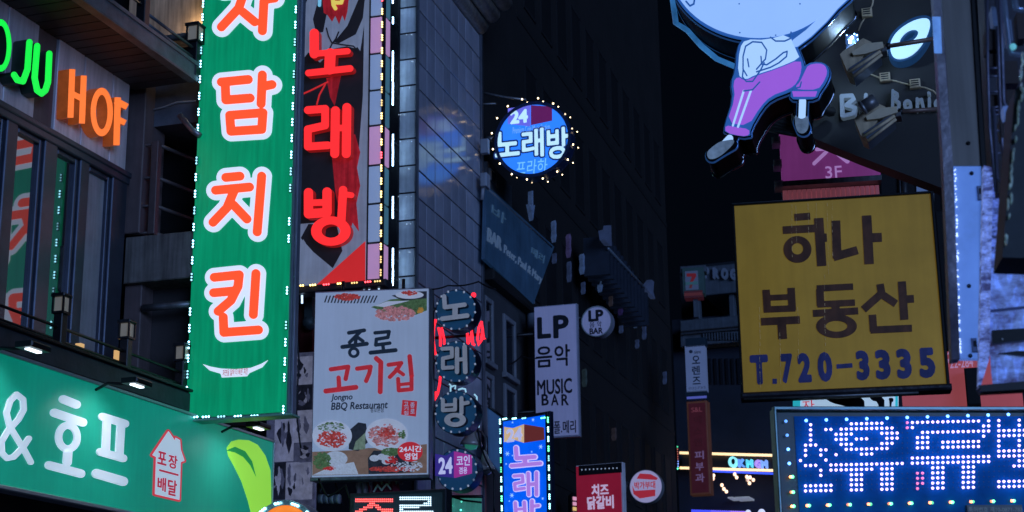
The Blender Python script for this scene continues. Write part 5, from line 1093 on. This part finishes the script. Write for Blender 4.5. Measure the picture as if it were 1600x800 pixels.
# purple clinic board
Pu = F('purple_board', 'purple board reading 3F with pale brush characters above a pink ribbed strip', 'sign', (1220, 296), 12.9, br=(1376, 287))
pub = LIT('muted_purple_face', (120, 52, 122), .62, (.12, .05, .14), var=.1, streak=.1); pupale = LIT('pale_mauve_print', (165, 125, 190), .8)
Pu.part('board', MB().solid(Pu.map([[(1217, 190), (1374, 170), (1376, 274), (1222, 284)]]), 0, .25), pub)
Pu.part('grey_sill', MB().solid(Pu.map([[(1221, 286), (1377, 276), (1377, 284), (1222, 294)]]), -.05, .24), steel)
a = Pu.uv(1223, 300); b = Pu.uv(1376, 318)
for k in range(20):
    u0 = a[0]+(b[0]-a[0])*k/20; Pu.part('ribbed_strip', MB().bevbox(u0, u0+(b[0]-a[0])/20-.004, -.01, .1, b[1]-.5, Pu.uv(1223, 298)[1]+.0, .006), M('salmon_pink_rib', (.42, .12, .16), .5, em=.22, ecol=(.5, .14, .2)))
Pu.lettering('lettering', '3F', (1289, 260, 1316, 277), -.010, -.001, pupale, .0)
for ss, r in (([[(1272, 255), (1290, 238), (1300, 226)]], 2.6), ([[(1300, 228), (1310, 240), (1324, 251)]], 3.6), ([[(1276, 233), (1322, 229)]], 2.4)): L2(Pu, 'brush_character', ss, r, pupale)
Pu.lettering('lettering', '[메]', (1336, 240, 1355, 251), -.010, -.001, LIT('mid_mauve_print', (135, 80, 160), .8), .0); Pu.lettering('lettering', '스킨', (1333, 228, 1352, 236), -.010, -.001, LIT('mid_mauve_print', (135, 80, 160)), .0)
for y in (221, 257, 290): G_ = MB(); G_.bevbox(-.05, .02, -.06, .1, Pu.uv(1218, y)[1]-.03, Pu.uv(1218, y)[1]+.03, .012); Pu.part('clamp', G_, greyp)
# upright purple edge left of the figure
# pale window behind
Wp = F('window_panel', 'pale blue lit window between the black fascia and the steel sign edge', 'window', (1430, 335), 15.5, 0)
Wp.part('pane', MB().solid(Wp.map([[(1431, 250), (1458, 262), (1460, 331), (1433, 335)]]), 0, .05), LIT('dusky_blue_window', (66, 88, 128), .8)); Wp.part('frame', MB().solid(Wp.map([[(1458.5, 255), (1468, 260), (1470, 340), (1460.5, 340)]]), -.05, .1), black)
Wp.part('frame', MB().solid(Wp.map([[(1376, 240), (1430, 250), (1432, 340), (1378, 340)]]), .02, .5), M('black_recess', (.01, .01, .01))); Wp.part('frame_bar', MB().tube([Wp.p3(1412, 262, 0), Wp.p3(1415, 340, 0)], .03), dark); Wp.part('frame_bar', MB().tube([Wp.p3(1405, 258, 0), Wp.p3(1408, 340, 0)], .015), dark)
# yellow real estate board
Ye = F('yellow_board', 'big mustard yellow board with dark brown Korean words and a blue phone number', 'sign', (1162, 613), 10.0, br=(1479, 599))
WY, HY = Ye.uv(1466, 450)[0], Ye.uv(1149, 322)[1]
yel = M('worn_mustard_sheet', (.36, .25, .03), .45, em=.15, ecol=(.62, .40, .06), var=.2, scale=1.3, streak=.08, bump=.02)  # a little emission stands in for light on the unlit sheet
Ye.part('sheet', MB().box(0, WY, 0, .02, 0, HY), yel)
Ye.part('sign_box', MB().bevbox(-.012, WY+.012, .021, .12, -.004, HY+.015, .008), M('dark_worn_frame', (.05, .05, .055), .5, .3, var=.4)); Ye.part('edge_trim', MB().bevbox(WY+.001, WY+.02, -.015, .02, -.02, HY+.01, .004).bevbox(-.015, -.001, -.01, .02, -.02, HY+.01, .004).bevbox(-.015, WY+.02, -.015, .02, HY+.001, HY+.016, .004), black)
Ye.part('bottom_tray', MB().bevbox(-.02, WY+.03, -.03, .14, -.042, -.005, .012), M('rust_stained_tray', (.06, .058, .07), .45, .5, var=.6, scale=8, bump=.3)); Ye.part('rod', MB().tube([(0, -.03, -.05), (WY*.86, -.03, -.055)], .007, 8), steel)
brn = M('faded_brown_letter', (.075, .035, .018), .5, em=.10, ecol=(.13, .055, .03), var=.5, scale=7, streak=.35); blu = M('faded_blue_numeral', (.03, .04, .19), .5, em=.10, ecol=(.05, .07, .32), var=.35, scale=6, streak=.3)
def sq(F_, ss, m, name='letter', f=-.006): F_.part(name, MB().solid(F_.map(ss), f, -.001), m)
def glyph(F_, m, segs, t, rings=(), holes=(), name='letter'):
    l = strokes([], 0, (0,), bars(segs, t)+list(rings), holes, step=.8)[0]; F_.part(name, MB().solid(F_.map(l), -.006, -.001), m)
glyph(Ye, brn, [((1241, 340), (1266, 338), 11), ((1223, 360), (1275, 357), 12), ((1279, 341), (1284, 416), 15), ((1284, 372), (1292, 371.5), 13)], 12, [ring(1246, 390, 22, 21)], [ring(1246, 389, 9, 9)])
glyph(Ye, brn, [((1306, 345), (1308, 404), 14), ((1302, 402), (1340, 391), 13), ((1354, 337), (1358, 413), 15), ((1358, 372), (1378, 371), 14)], 12)
glyph(Ye, brn, [((1197, 453), (1199, 487), 12), ((1236, 450), (1238, 485), 12), ((1193, 466), (1240, 464), 9), ((1193, 484), (1243, 482), 10), ((1189, 503), (1250, 500), 12), ((1221, 500), (1223, 530), 14)], 12)
glyph(Ye, brn, [((1276, 451), (1333, 448), 10), ((1281, 452), (1282, 478), 12), ((1277, 476), (1336, 473), 10), ((1305, 476), (1306, 486), 13), ((1270, 490), (1341, 486), 11)], 10, [ring(1307, 510, 32, 18.5)], [ring(1307, 510, 17, 8.5)])
glyph(Ye, brn, [((1375, 444), (1378, 462), 12), ((1376, 460), (1349, 484), 12), ((1376, 459), (1400, 475), 12), ((1409, 440), (1413, 500), 13), ((1413, 468), (1428, 467), 12), ((1363, 492), (1365, 518), 12), ((1360, 516), (1425, 513), 11)], 12)
def num(ch, x0, y0, x1, y1, b=.06): Ye.lettering('numeral', ch, (x0, y0, x1, y1), -.006, -.001, blu, b)
for ch, x0, x1 in (('T', 1171, 1202), ('7', 1219, 1240), ('2', 1245, 1269), ('0', 1276, 1302), ('3', 1336, 1360), ('3', 1366, 1393), ('3', 1399, 1426), ('5', 1434, 1463)):
    sl = -.043*(x0-1171); num(ch, x0, 555+sl, x1, 600+sl*.9)
glyph(Ye, blu, [((1207, 596), (1214, 596), 8)], 8, name='numeral'); glyph(Ye, blu, [((1307, 573), (1332, 571), 7)], 7, name='numeral')
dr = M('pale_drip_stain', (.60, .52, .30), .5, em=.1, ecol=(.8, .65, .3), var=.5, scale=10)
rnd = random.Random(3); ds = MB()
for x0, y0, y1 in ((1237, 320, 400), (1243, 322, 380), (1292, 318, 430), (1300, 318, 395), (1275, 318, 350), (1186, 480, 600), (1218, 520, 606), (1262, 318, 362), (1246, 480, 560), (1288, 430, 560)):
    x = x0; y = y0
    while y < y1:
        h = rnd.uniform(3, 12); u0, v1 = Ye.uv(x, y); u1, v0 = Ye.uv(x+.9, y+h); ds.box(u0, u1, -.0075, -.0065, v0, v1); y += h+rnd.uniform(0, 7); x += rnd.uniform(-.3, .5)
Ye.part('drip_stain', ds, dr, kind='stuff')
Ye.part('mounting_arm', MB().bevbox(WY+.02, WY+.12, .05, .25, .25, HY-.1, .01), M('black_recess', (.01, .01, .01)))
# salmon board behind
Sa = F('salmon_board', 'salmon pink board with pale phone digits behind the yellow board', 'sign', (1420, 640), 11.0, 0)
mb = MB(); Sa.rect(mb, 1400, 500, 1600, 640, 0, .12); Sa.part('board', mb, LIT('salmon_lit_face', (150, 70, 78), .75, var=.12)); sm_ = LIT('pale_pink_print', (165, 125, 160), .8)
mb = MB(); Sa.rect(mb, 1466, 393, 1500, 404, 0, .12); Sa.part('upper_edge', mb, LIT('salmon_lit_face', (150, 70, 78)))
Sa.lettering('lettering', '2)5', (1479, 544, 1496, 556), -.008, -.001, sm_, .01); Sa.lettering('lettering', '722-284', (1477, 561, 1521, 573), -.008, -.001, sm_, .01)
mb = MB(); Sa.rect(mb, 1462, 405, 1492, 507, -.15, -.02, bev=.01); Sa.part('bracket_box', mb, M('black_recess', (.01, .01, .01))); mb = MB(); Sa.rect(mb, 1506, 575, 1533, 632, -.15, -.02, bev=.01); Sa.part('bracket_box', mb, M('black_recess', (.01, .01, .01)))
# white sign strip under the yellow board
Wh = F('white_sign', 'white lit sign strip with heavy dark letters squeezed under the yellow board', 'sign', (1239, 660), 10.6, br=(1403, 651))
Wh.part('face', MB().solid(Wh.map([[(1239, 615), (1403, 609), (1403, 655), (1239, 660)]]), 0, .1), LIT('white_lit_face', (165, 195, 225), .9))
Wh.part('cyan_end', MB().solid(Wh.map([[(1239, 615), (1251, 615), (1250, 660), (1239, 660)]]), -.008, -.001), LIT('cyan_print', (40, 170, 190), .9)); Wh.part('cyan_end', MB().solid(Wh.map([[(1399, 612), (1403, 612), (1403, 655), (1399, 655)]]), -.008, -.001), LIT('cyan_print', (40, 170, 190)))
Wh.lettering('lettering', '자', (1253, 626, 1273, 640), -.008, -.001, LIT('signal_red_print', (215, 60, 75)), .0)
for p in ([(1288, 622), (1330, 618), (1336, 640), (1318, 634), (1300, 630)], [(1322, 620), (1350, 619), (1352, 650), (1334, 648), (1330, 634)], [(1357, 618), (1382, 618), (1382, 648), (1374, 648), (1372, 628), (1362, 626)], [(1388, 622), (1396, 622), (1396, 628), (1393, 628), (1393, 648), (1390, 648), (1390, 628)]):
    sq(Wh, [smooth(p, 1)], M('near_black_print', (.01, .01, .02)), 'letter', -.010)

# big dot-matrix sign
Ld = F('led_board', 'large dot matrix sign glowing with pink-white Korean characters at the lower right', 'display', (1222, 840), 8.6, br=(1640, 838))
def lrect(name, x0, y0, x1, y1, a, b, m, bev=0): mb = MB(); Ld.rect(mb, x0, y0, x1, y1, a, b, 0, a, bev); return Ld.part(name, mb, m)
sk = -.022
WL, HL = Ld.uv(1720, 700)[0], Ld.uv(1209, 642)[1]
Ld.part('housing', MB().bevbox(-.0, WL, 0, .06, 0, HL, .01), M('teal_black_housing', (.015, .03, .04), .4, .3, em=.2, ecol=(.004, .02, .035)))
Ld.part('frame', MB().bevbox(-.012, .002, -.03, .07, -.01, HL+.01, .004).bevbox(-.012, WL, -.03, .02, HL+.001, HL+.02, .004), M('teal_grey_edge', (.16, .26, .27), .35, .6, var=.4, scale=6))
Ld.part('screen', MB().box(.10, WL, -.006, -.0005, .11, HL-.03), M('blue_black_screen', (.0, .10, .40), .5, em=1., ecol=(.0, .010, .04), var=.35, scale=5, spec=.05))  # blue base and even emission stand in for the halo around the dots
z_ = lambda x, y: (1200+x/4, 600+y/4)
def zz(*p): return [z_(*q_) for q_ in p]
sh = [zz((262, 258), (262, 330), (245, 400), (210, 480)), zz((268, 330), (268, 400)), zz((300, 390), (345, 460), (375, 480)), zz((360, 420), (430, 440)), zz((345, 295), (390, 295)), zz((245, 510), (320, 520)), zz((320, 520), (345, 575)), zz((225, 632), (390, 632)), zz((225, 660), (390, 660)),
      zz((400, 500), (860, 497)), zz((400, 532), (860, 525)), zz((510, 540), (515, 695)), zz((540, 540), (545, 695)), zz((570, 540), (580, 690)), zz((700, 540), (705, 685)), zz((735, 540), (740, 685)), zz((765, 540), (775, 685)),
      zz((910, 240), (935, 430)), zz((945, 240), (965, 430)), zz((980, 240), (995, 430)), zz((920, 240), (1310, 230)), zz((940, 270), (1310, 262)), zz((1020, 332), (1310, 325)), zz((1000, 400), (1330, 388)), zz((1000, 432), (1330, 420)), zz((1370, 260), (1385, 330)), zz((1340, 290), (1352, 355)),
      zz((910, 490), (1370, 480)), zz((910, 520), (1370, 510)), zz((1015, 520), (1030, 685)), zz((1050, 520), (1065, 685)), zz((1085, 520), (1100, 680)), zz((1210, 520), (1220, 675)), zz((1245, 520), (1250, 675)), zz((1275, 520), (1290, 670)),
      zz((1430, 225), (1455, 480)), zz((1560, 220), (1590, 470)), zz((1440, 320), (1600, 312)), zz((1440, 350), (1600, 345)), zz((1450, 445), (1600, 440)), zz((1450, 478), (1600, 472)), zz((1530, 540), (1600, 530)), zz((1440, 632), (1600, 625)), zz((1440, 665), (1600, 660)), zz((1560, 500), (1700, 500)),
      zz((550, 350), (620, 348))]
for x in (1640, 1664): sh.append([(x, 660), (x, 760)])
ringp = [ring(*z_(615, 345), 50, 26.5)]; ringh = [ring(*z_(615, 345), 26, 12.5)]
rp2 = [zz((860, 240), (860, 285)), zz((925, 575), (940, 710)), zz((955, 575), (968, 640)), zz((1000, 700), (1006, 700))]
wdot = BULB('dot_pinkish_white', (.74, .52, 1.), 3.0); reddot = BULB('dot_magenta', (1, .2, .5), 1.3); offdot = M('dot_unlit_navy', (.02, .05, .11), .3, em=.5, ecol=(.01, .035, .10))
# parts in the middle of the ring except its bar
dotgrid(Ld, 'lit_dots', [([s for s in sh], 3.5, (), ()), ([], 3.5, ringp, ringh), (rp2, 3.2, (), ())], 1243, 664, 1700, 782, 7.95, .0080, [wdot, wdot, reddot, offdot], -.034, sk)
bdot = BULB('bulb_blue', (.10, .32, 1), 6); Ld.dots('bulb', [(1228+31.6*k, 658-.95*k) for k in range(14)] + [(1230+1.6*k, 680+22*k) for k in range(3)], .0085, bdot, -.03)
gdot = BULB('bulb_green', (.1, .9, .3), 5); rdot = BULB('bulb_orange_red', (1, .25, .08), 6)
yy = [(1237, 745), (1238, 769), (1239, 791)]+[(1263+32*k, 790-.75*k) for k in range(13)]
Ld.dots('bulb', [(x+1.4, y) for x, y in yy], .0085, gdot, -.03); Ld.dots('bulb', [(x-2., y) for x, y in yy], .0075, rdot, -.03)
ph_ = lrect('number_plate', 1511, 789, 1599, 812, -.03, -.001, M('pale_plate', (.10, .13, .16), .5)); Ld.lettering('lettering', '특허번호 제10-0871-783', (1513, 792, 1598, 800), -.035, -.031, LIT('dim_plate_print', (70, 88, 104), .6), .01)

# ------------------------------------------------------------------ steel sign edges on the right
lblue = LIT('blue_lit_plate', (84, 130, 228), .62, (.28, .38, .6), .3, var=.25, scale=3)  # blue light falling on the plate, put into its colour and emission
Re = F('steel_sign_box', 'tall grey steel sign box seen on its edge, lower part lit blue', 'sign box', (1496, 560), 6.4, 8)
def rre(name, x0, y0, x1, y1, a, b, m, bev=.004): mb = MB(); Re.rect(mb, x0, y0, x1, y1, a, b, 0, a, bev); return Re.part(name, mb, m)
def lean(F_, name, quad, a, b, m, off=None): return F_.part(name, MB().solid(F_.map([quad], a if off is None else off), a, b), m)
lean(Re, 'side_plate', [(1468, -60), (1514, -60), (1533, 259), (1489, 259)], 0, .05, M('brushed_grey_plate', (.34, .31, .28), .38, .3, var=.15, scale=1.2, streak=.25))
lean(Re, 'corner_strip', [(1455, -60), (1466, -60), (1489.5, 262), (1500, 560), (1487, 562), (1474, 262)], -.03, .06, M('scuffed_steel_strip', (.38, .35, .40), .4, .3, var=.4, scale=10, bump=.2))
lean(Re, 'reflection_strip', [(1456.5, 26), (1469.5, 26), (1472, 83), (1460, 83)], -.034, -.0305, LIT('painted_blue_reflection', (95, 145, 220), .7, var=.35, scale=12))  # emissive strip paints a blue reflection on the steel edge
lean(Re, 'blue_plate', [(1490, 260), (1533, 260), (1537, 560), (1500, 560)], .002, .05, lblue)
lean(Re, 'gap', [(1514.5, -60), (1519, -60), (1541, 262), (1536, 560), (1532, 560), (1534, 262)], -.01, .08, black)
for x, y in ((1513, 224), (1518, 271), (1514, 447), (1516, 556)): Re.part('screw', MB().lathe([(.009, 0), (.008, -.006), (.001, -.008)], Re.p3(x, y, .0), (0, 1, 0), 10), black)
for x, y in ((1533, 300), (1524, 538)): rre('latch', x-7, y-10, x+4, y+12, -.012, .0015, M('latch_steel', (.25, .3, .45), .4, .6)); u, v = Re.uv(x, y); Re.part('latch_slot', MB().box(u-.008, u+.004, -.016, -.0125, v-.012, v+.012), black)
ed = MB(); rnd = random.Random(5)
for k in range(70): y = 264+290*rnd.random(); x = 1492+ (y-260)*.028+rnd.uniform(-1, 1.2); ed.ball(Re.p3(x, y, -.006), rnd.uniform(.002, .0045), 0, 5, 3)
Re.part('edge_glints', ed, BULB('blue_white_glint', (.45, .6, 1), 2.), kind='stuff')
# crumpled sheet metal box, blue light put into its colour and emission
Cr = F('sheet_metal_box', 'dented sheet metal sign back lit blue with a dark slot at the right edge', 'sign box', (1540, 612), 6.0, 8)
def crumple(F_, name, x0, y0, x1, y1, a, amp, m, n=26, sd=1):
    rnd = random.Random(sd); u0, v1 = F_.uv(x0, y0, a); u1, v0 = F_.uv(x1, y1, a); vs = []
    for i in range(n+1):
        for j in range(n+1):
            vs.append((u0+(u1-u0)*i/n, a+amp*4*noise.noise(Vector((i*.13+sd, j*.19, 0)))+amp*.8*noise.noise(Vector((i*.6, j*.6, sd))), v0+(v1-v0)*j/n))
    fs = [(i*(n+1)+j, (i+1)*(n+1)+j, (i+1)*(n+1)+j+1, i*(n+1)+j+1) for i in range(n) for j in range(n)]
    return F_.part(name, MB().add(vs, fs, 0, True), m)
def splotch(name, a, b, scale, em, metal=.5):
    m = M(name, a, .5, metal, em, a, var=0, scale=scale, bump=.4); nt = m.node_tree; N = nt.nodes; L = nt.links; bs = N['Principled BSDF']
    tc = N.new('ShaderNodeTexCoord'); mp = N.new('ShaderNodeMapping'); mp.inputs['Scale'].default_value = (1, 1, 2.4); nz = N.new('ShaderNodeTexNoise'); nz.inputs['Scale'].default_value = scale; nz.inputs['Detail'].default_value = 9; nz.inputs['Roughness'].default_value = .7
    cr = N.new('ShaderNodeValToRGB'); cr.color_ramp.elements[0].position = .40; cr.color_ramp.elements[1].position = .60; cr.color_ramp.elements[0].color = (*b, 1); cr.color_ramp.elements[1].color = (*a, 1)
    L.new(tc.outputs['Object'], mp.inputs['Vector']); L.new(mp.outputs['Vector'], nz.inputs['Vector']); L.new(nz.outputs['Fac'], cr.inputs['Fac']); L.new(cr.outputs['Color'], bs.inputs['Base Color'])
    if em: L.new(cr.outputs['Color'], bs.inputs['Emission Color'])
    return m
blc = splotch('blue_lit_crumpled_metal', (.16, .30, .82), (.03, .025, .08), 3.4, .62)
crumple(Cr, 'sheet', 1531, 392, 1640, 606, .02, .006, blc, 40)
lean(Cr, 'slot', [(1550, 516), (1640, 510), (1640, 528), (1551, 537)], -.02, .01, black); Cr.part('screw', MB().ball(Cr.p3(1566, 530, -.022), .004), white)
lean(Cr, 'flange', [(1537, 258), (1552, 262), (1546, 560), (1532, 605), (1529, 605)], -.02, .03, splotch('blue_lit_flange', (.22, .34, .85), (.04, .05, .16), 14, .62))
lean(Cr, 'lower_flange', [(1529, 602), (1640, 592), (1640, 606), (1534, 612)], -.03, .05, dark)
lean(Cr, 'crease', [(1545, 484), (1640, 474), (1640, 477), (1545, 487)], -.006, .012, M('crease_shadow', (.1, .12, .3), .4)); lean(Cr, 'crease', [(1560, 552), (1590, 548), (1640, 550), (1600, 556)], -.008, .012, black)
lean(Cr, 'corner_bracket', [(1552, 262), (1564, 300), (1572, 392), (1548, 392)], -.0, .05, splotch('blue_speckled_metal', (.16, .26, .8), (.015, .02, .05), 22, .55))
# blurred foreground stack of sign edges: ladder frame, posts, painted glints
Rf = F('ladder_frame', 'narrow steel ladder frame on the right edge behind dark posts', 'ladder', (1552, 260), 5.6, 8)
lm_ = M('violet_grey_steel', (.22, .22, .32), .4, .5, var=.4, scale=8, bump=.2)
tb = lambda F_, name, pts, r, m, off=0., n=8: F_.part(name, MB().tube([F_.p3(*p, off) for p in pts], r, n), m)
tb(Rf, 'stile', [(1542, -30), (1543, 100), (1546, 200), (1556, 300)], .006, lm_); tb(Rf, 'stile', [(1556, -30), (1560, 80), (1564, 200), (1572, 300)], .007, lm_)
for y in (107, 120, 144, 168, 173, 180, 205, 240, 275): tb(Rf, 'rung', [(1543+.03*(y-100), y), (1562+.03*(y-100), y-1)], .004, lm_)
brm = M('dark_brown_box', (.05, .03, .028), .6, var=.4)
for x0, y0, x1, y1 in ((1540, 45, 1557, 78), (1545, 84, 1560, 104), (1546, 148, 1561, 166), (1565, 95, 1590, 130), (1572, 140, 1588, 170)): lean(Rf, 'box', [(x0, y0), (x1, y0), (x1+2, y1), (x0+2, y1)], .02, .10, brm)
for x0, y0, x1, y1, c in ((1562, 186, 1576, 214, 0), (1573, 215, 1590, 236, 1), (1556, 250, 1570, 300, 0), (1566, 300, 1578, 350, 1), (1588, 20, 1600, 60, 0), (1570, 30, 1580, 64, 2), (1575, 250, 1590, 262, 2), (1592, 170, 1604, 200, 2), (1549, 10, 1556, 40, 2)):
    lean(Rf, 'box', [(x0, y0), (x1, y0+1), (x1+3, y1), (x0+3, y1+1)], -.01, .06, (brm, lm_, M('dim_blue_block_metal', (.14, .2, .34), .35, .5, em=.12, ecol=(.1, .2, .5), var=.5, scale=12))[c])
Rg = F('downpipe', 'bright edged pipe bundle bending at the upper right corner', 'pipe', (1585, 200), 5.2, 8)
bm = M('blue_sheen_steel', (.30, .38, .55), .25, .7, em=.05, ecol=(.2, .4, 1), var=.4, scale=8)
tb(Rg, 'pipe', [(1566, -30), (1572, 30), (1577, 70), (1580, 84), (1596, 86), (1620, 84)], .010, bm); tb(Rg, 'pipe', [(1560, -30), (1565, 60), (1566, 100), (1568, 160), (1574, 172), (1592, 176)], .008, lm_); tb(Rg, 'pipe', [(1580, -30), (1588, 14), (1604, 16)], .011, bm)
tb(Rg, 'pipe', [(1552, 170), (1558, 280), (1562, 282), (1585, 276)], .007, lm_); Rg.part('lamp_cap', MB().ball(Rg.p3(1583, 73, -.02), .012), LIT('teal_glow_cap', (90, 170, 190), .9)); lean(Rg, 'blue_block', [(1567, 166), (1590, 164), (1592, 178), (1570, 182)], -.01, .05, LIT('dim_blue_block', (72, 100, 160), .7))
Rh = F('steel_post', 'wide dark blurred post with glinting edge at the right border', 'post', (1590, 400), 4.8, 8)
lean(Rh, 'post', [(1586, 140), (1640, 100), (1640, 404), (1566, 402), (1572, 330), (1578, 240)], .0, .2, M('charcoal_post', (.045, .055, .065), .5, .3, var=.4, scale=6))
lean(Rh, 'rear_panel', [(1534, -60), (1640, -60), (1640, 400), (1560, 400), (1545, 140)], 2.2, 2.4, M('dark_violet_panel', (.05, .05, .075), .6, var=.5, scale=5))
gp = M('pale_glint_flake', (.55, .68, .72), .25, .5, em=.10, ecol=(.4, .8, 1.), var=.8, scale=30)
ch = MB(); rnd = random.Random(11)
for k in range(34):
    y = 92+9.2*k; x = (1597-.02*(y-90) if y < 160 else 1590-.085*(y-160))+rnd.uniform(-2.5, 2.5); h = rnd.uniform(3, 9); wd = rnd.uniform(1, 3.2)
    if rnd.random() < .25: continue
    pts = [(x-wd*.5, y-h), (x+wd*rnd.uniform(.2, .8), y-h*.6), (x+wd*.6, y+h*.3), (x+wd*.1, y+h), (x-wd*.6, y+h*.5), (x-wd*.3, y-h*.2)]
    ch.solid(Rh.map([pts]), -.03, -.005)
Rh.part('glint_flakes', ch, gp, kind='stuff')  # flat emissive flakes paint the glints down the post edge

# cables: real sagging wires between the signs and walls
def cable(label, D, pts, r, group=None):
    G = F('power_cable', label, 'cable', pts[0], D, 0); P3 = [Vector(G.p3(*p, 0)) for p in pts]; out = []
    for i in range(len(P3)-1):
        a, b = P3[i], P3[i+1]; sag = (b-a).length*.06
        for k in range(6): t = k/6; q_ = a.lerp(b, t); q_.z -= sag*4*t*(1-t); out.append(q_)
    out.append(P3[-1]); G.part('wire', MB().tube(out, r, 5), black)
cable('black cable drooping beside the bell lamps under the round navy signs', 19.8, [(742, 640), (752, 700), (772, 742), (772, 800)], .012)
cable('black cable crossing the tiles above the topmost round navy sign', 19.6, [(672, 452), (700, 446), (748, 440), (775, 452)], .010)
cable('thin black cable looping below the striped rolled awning', 17.9, [(498, 748), (512, 776), (540, 758), (556, 800)], .012)
cable('black feed cable running down beside the green sign to the photo collage', 18.0, [(462, 470), (467, 560), (463, 640), (470, 700)], .010)
cable('black cable stretched from the lower LP sign to the dark wall', 25.2, [(838, 560), (815, 556), (792, 572)], .012)
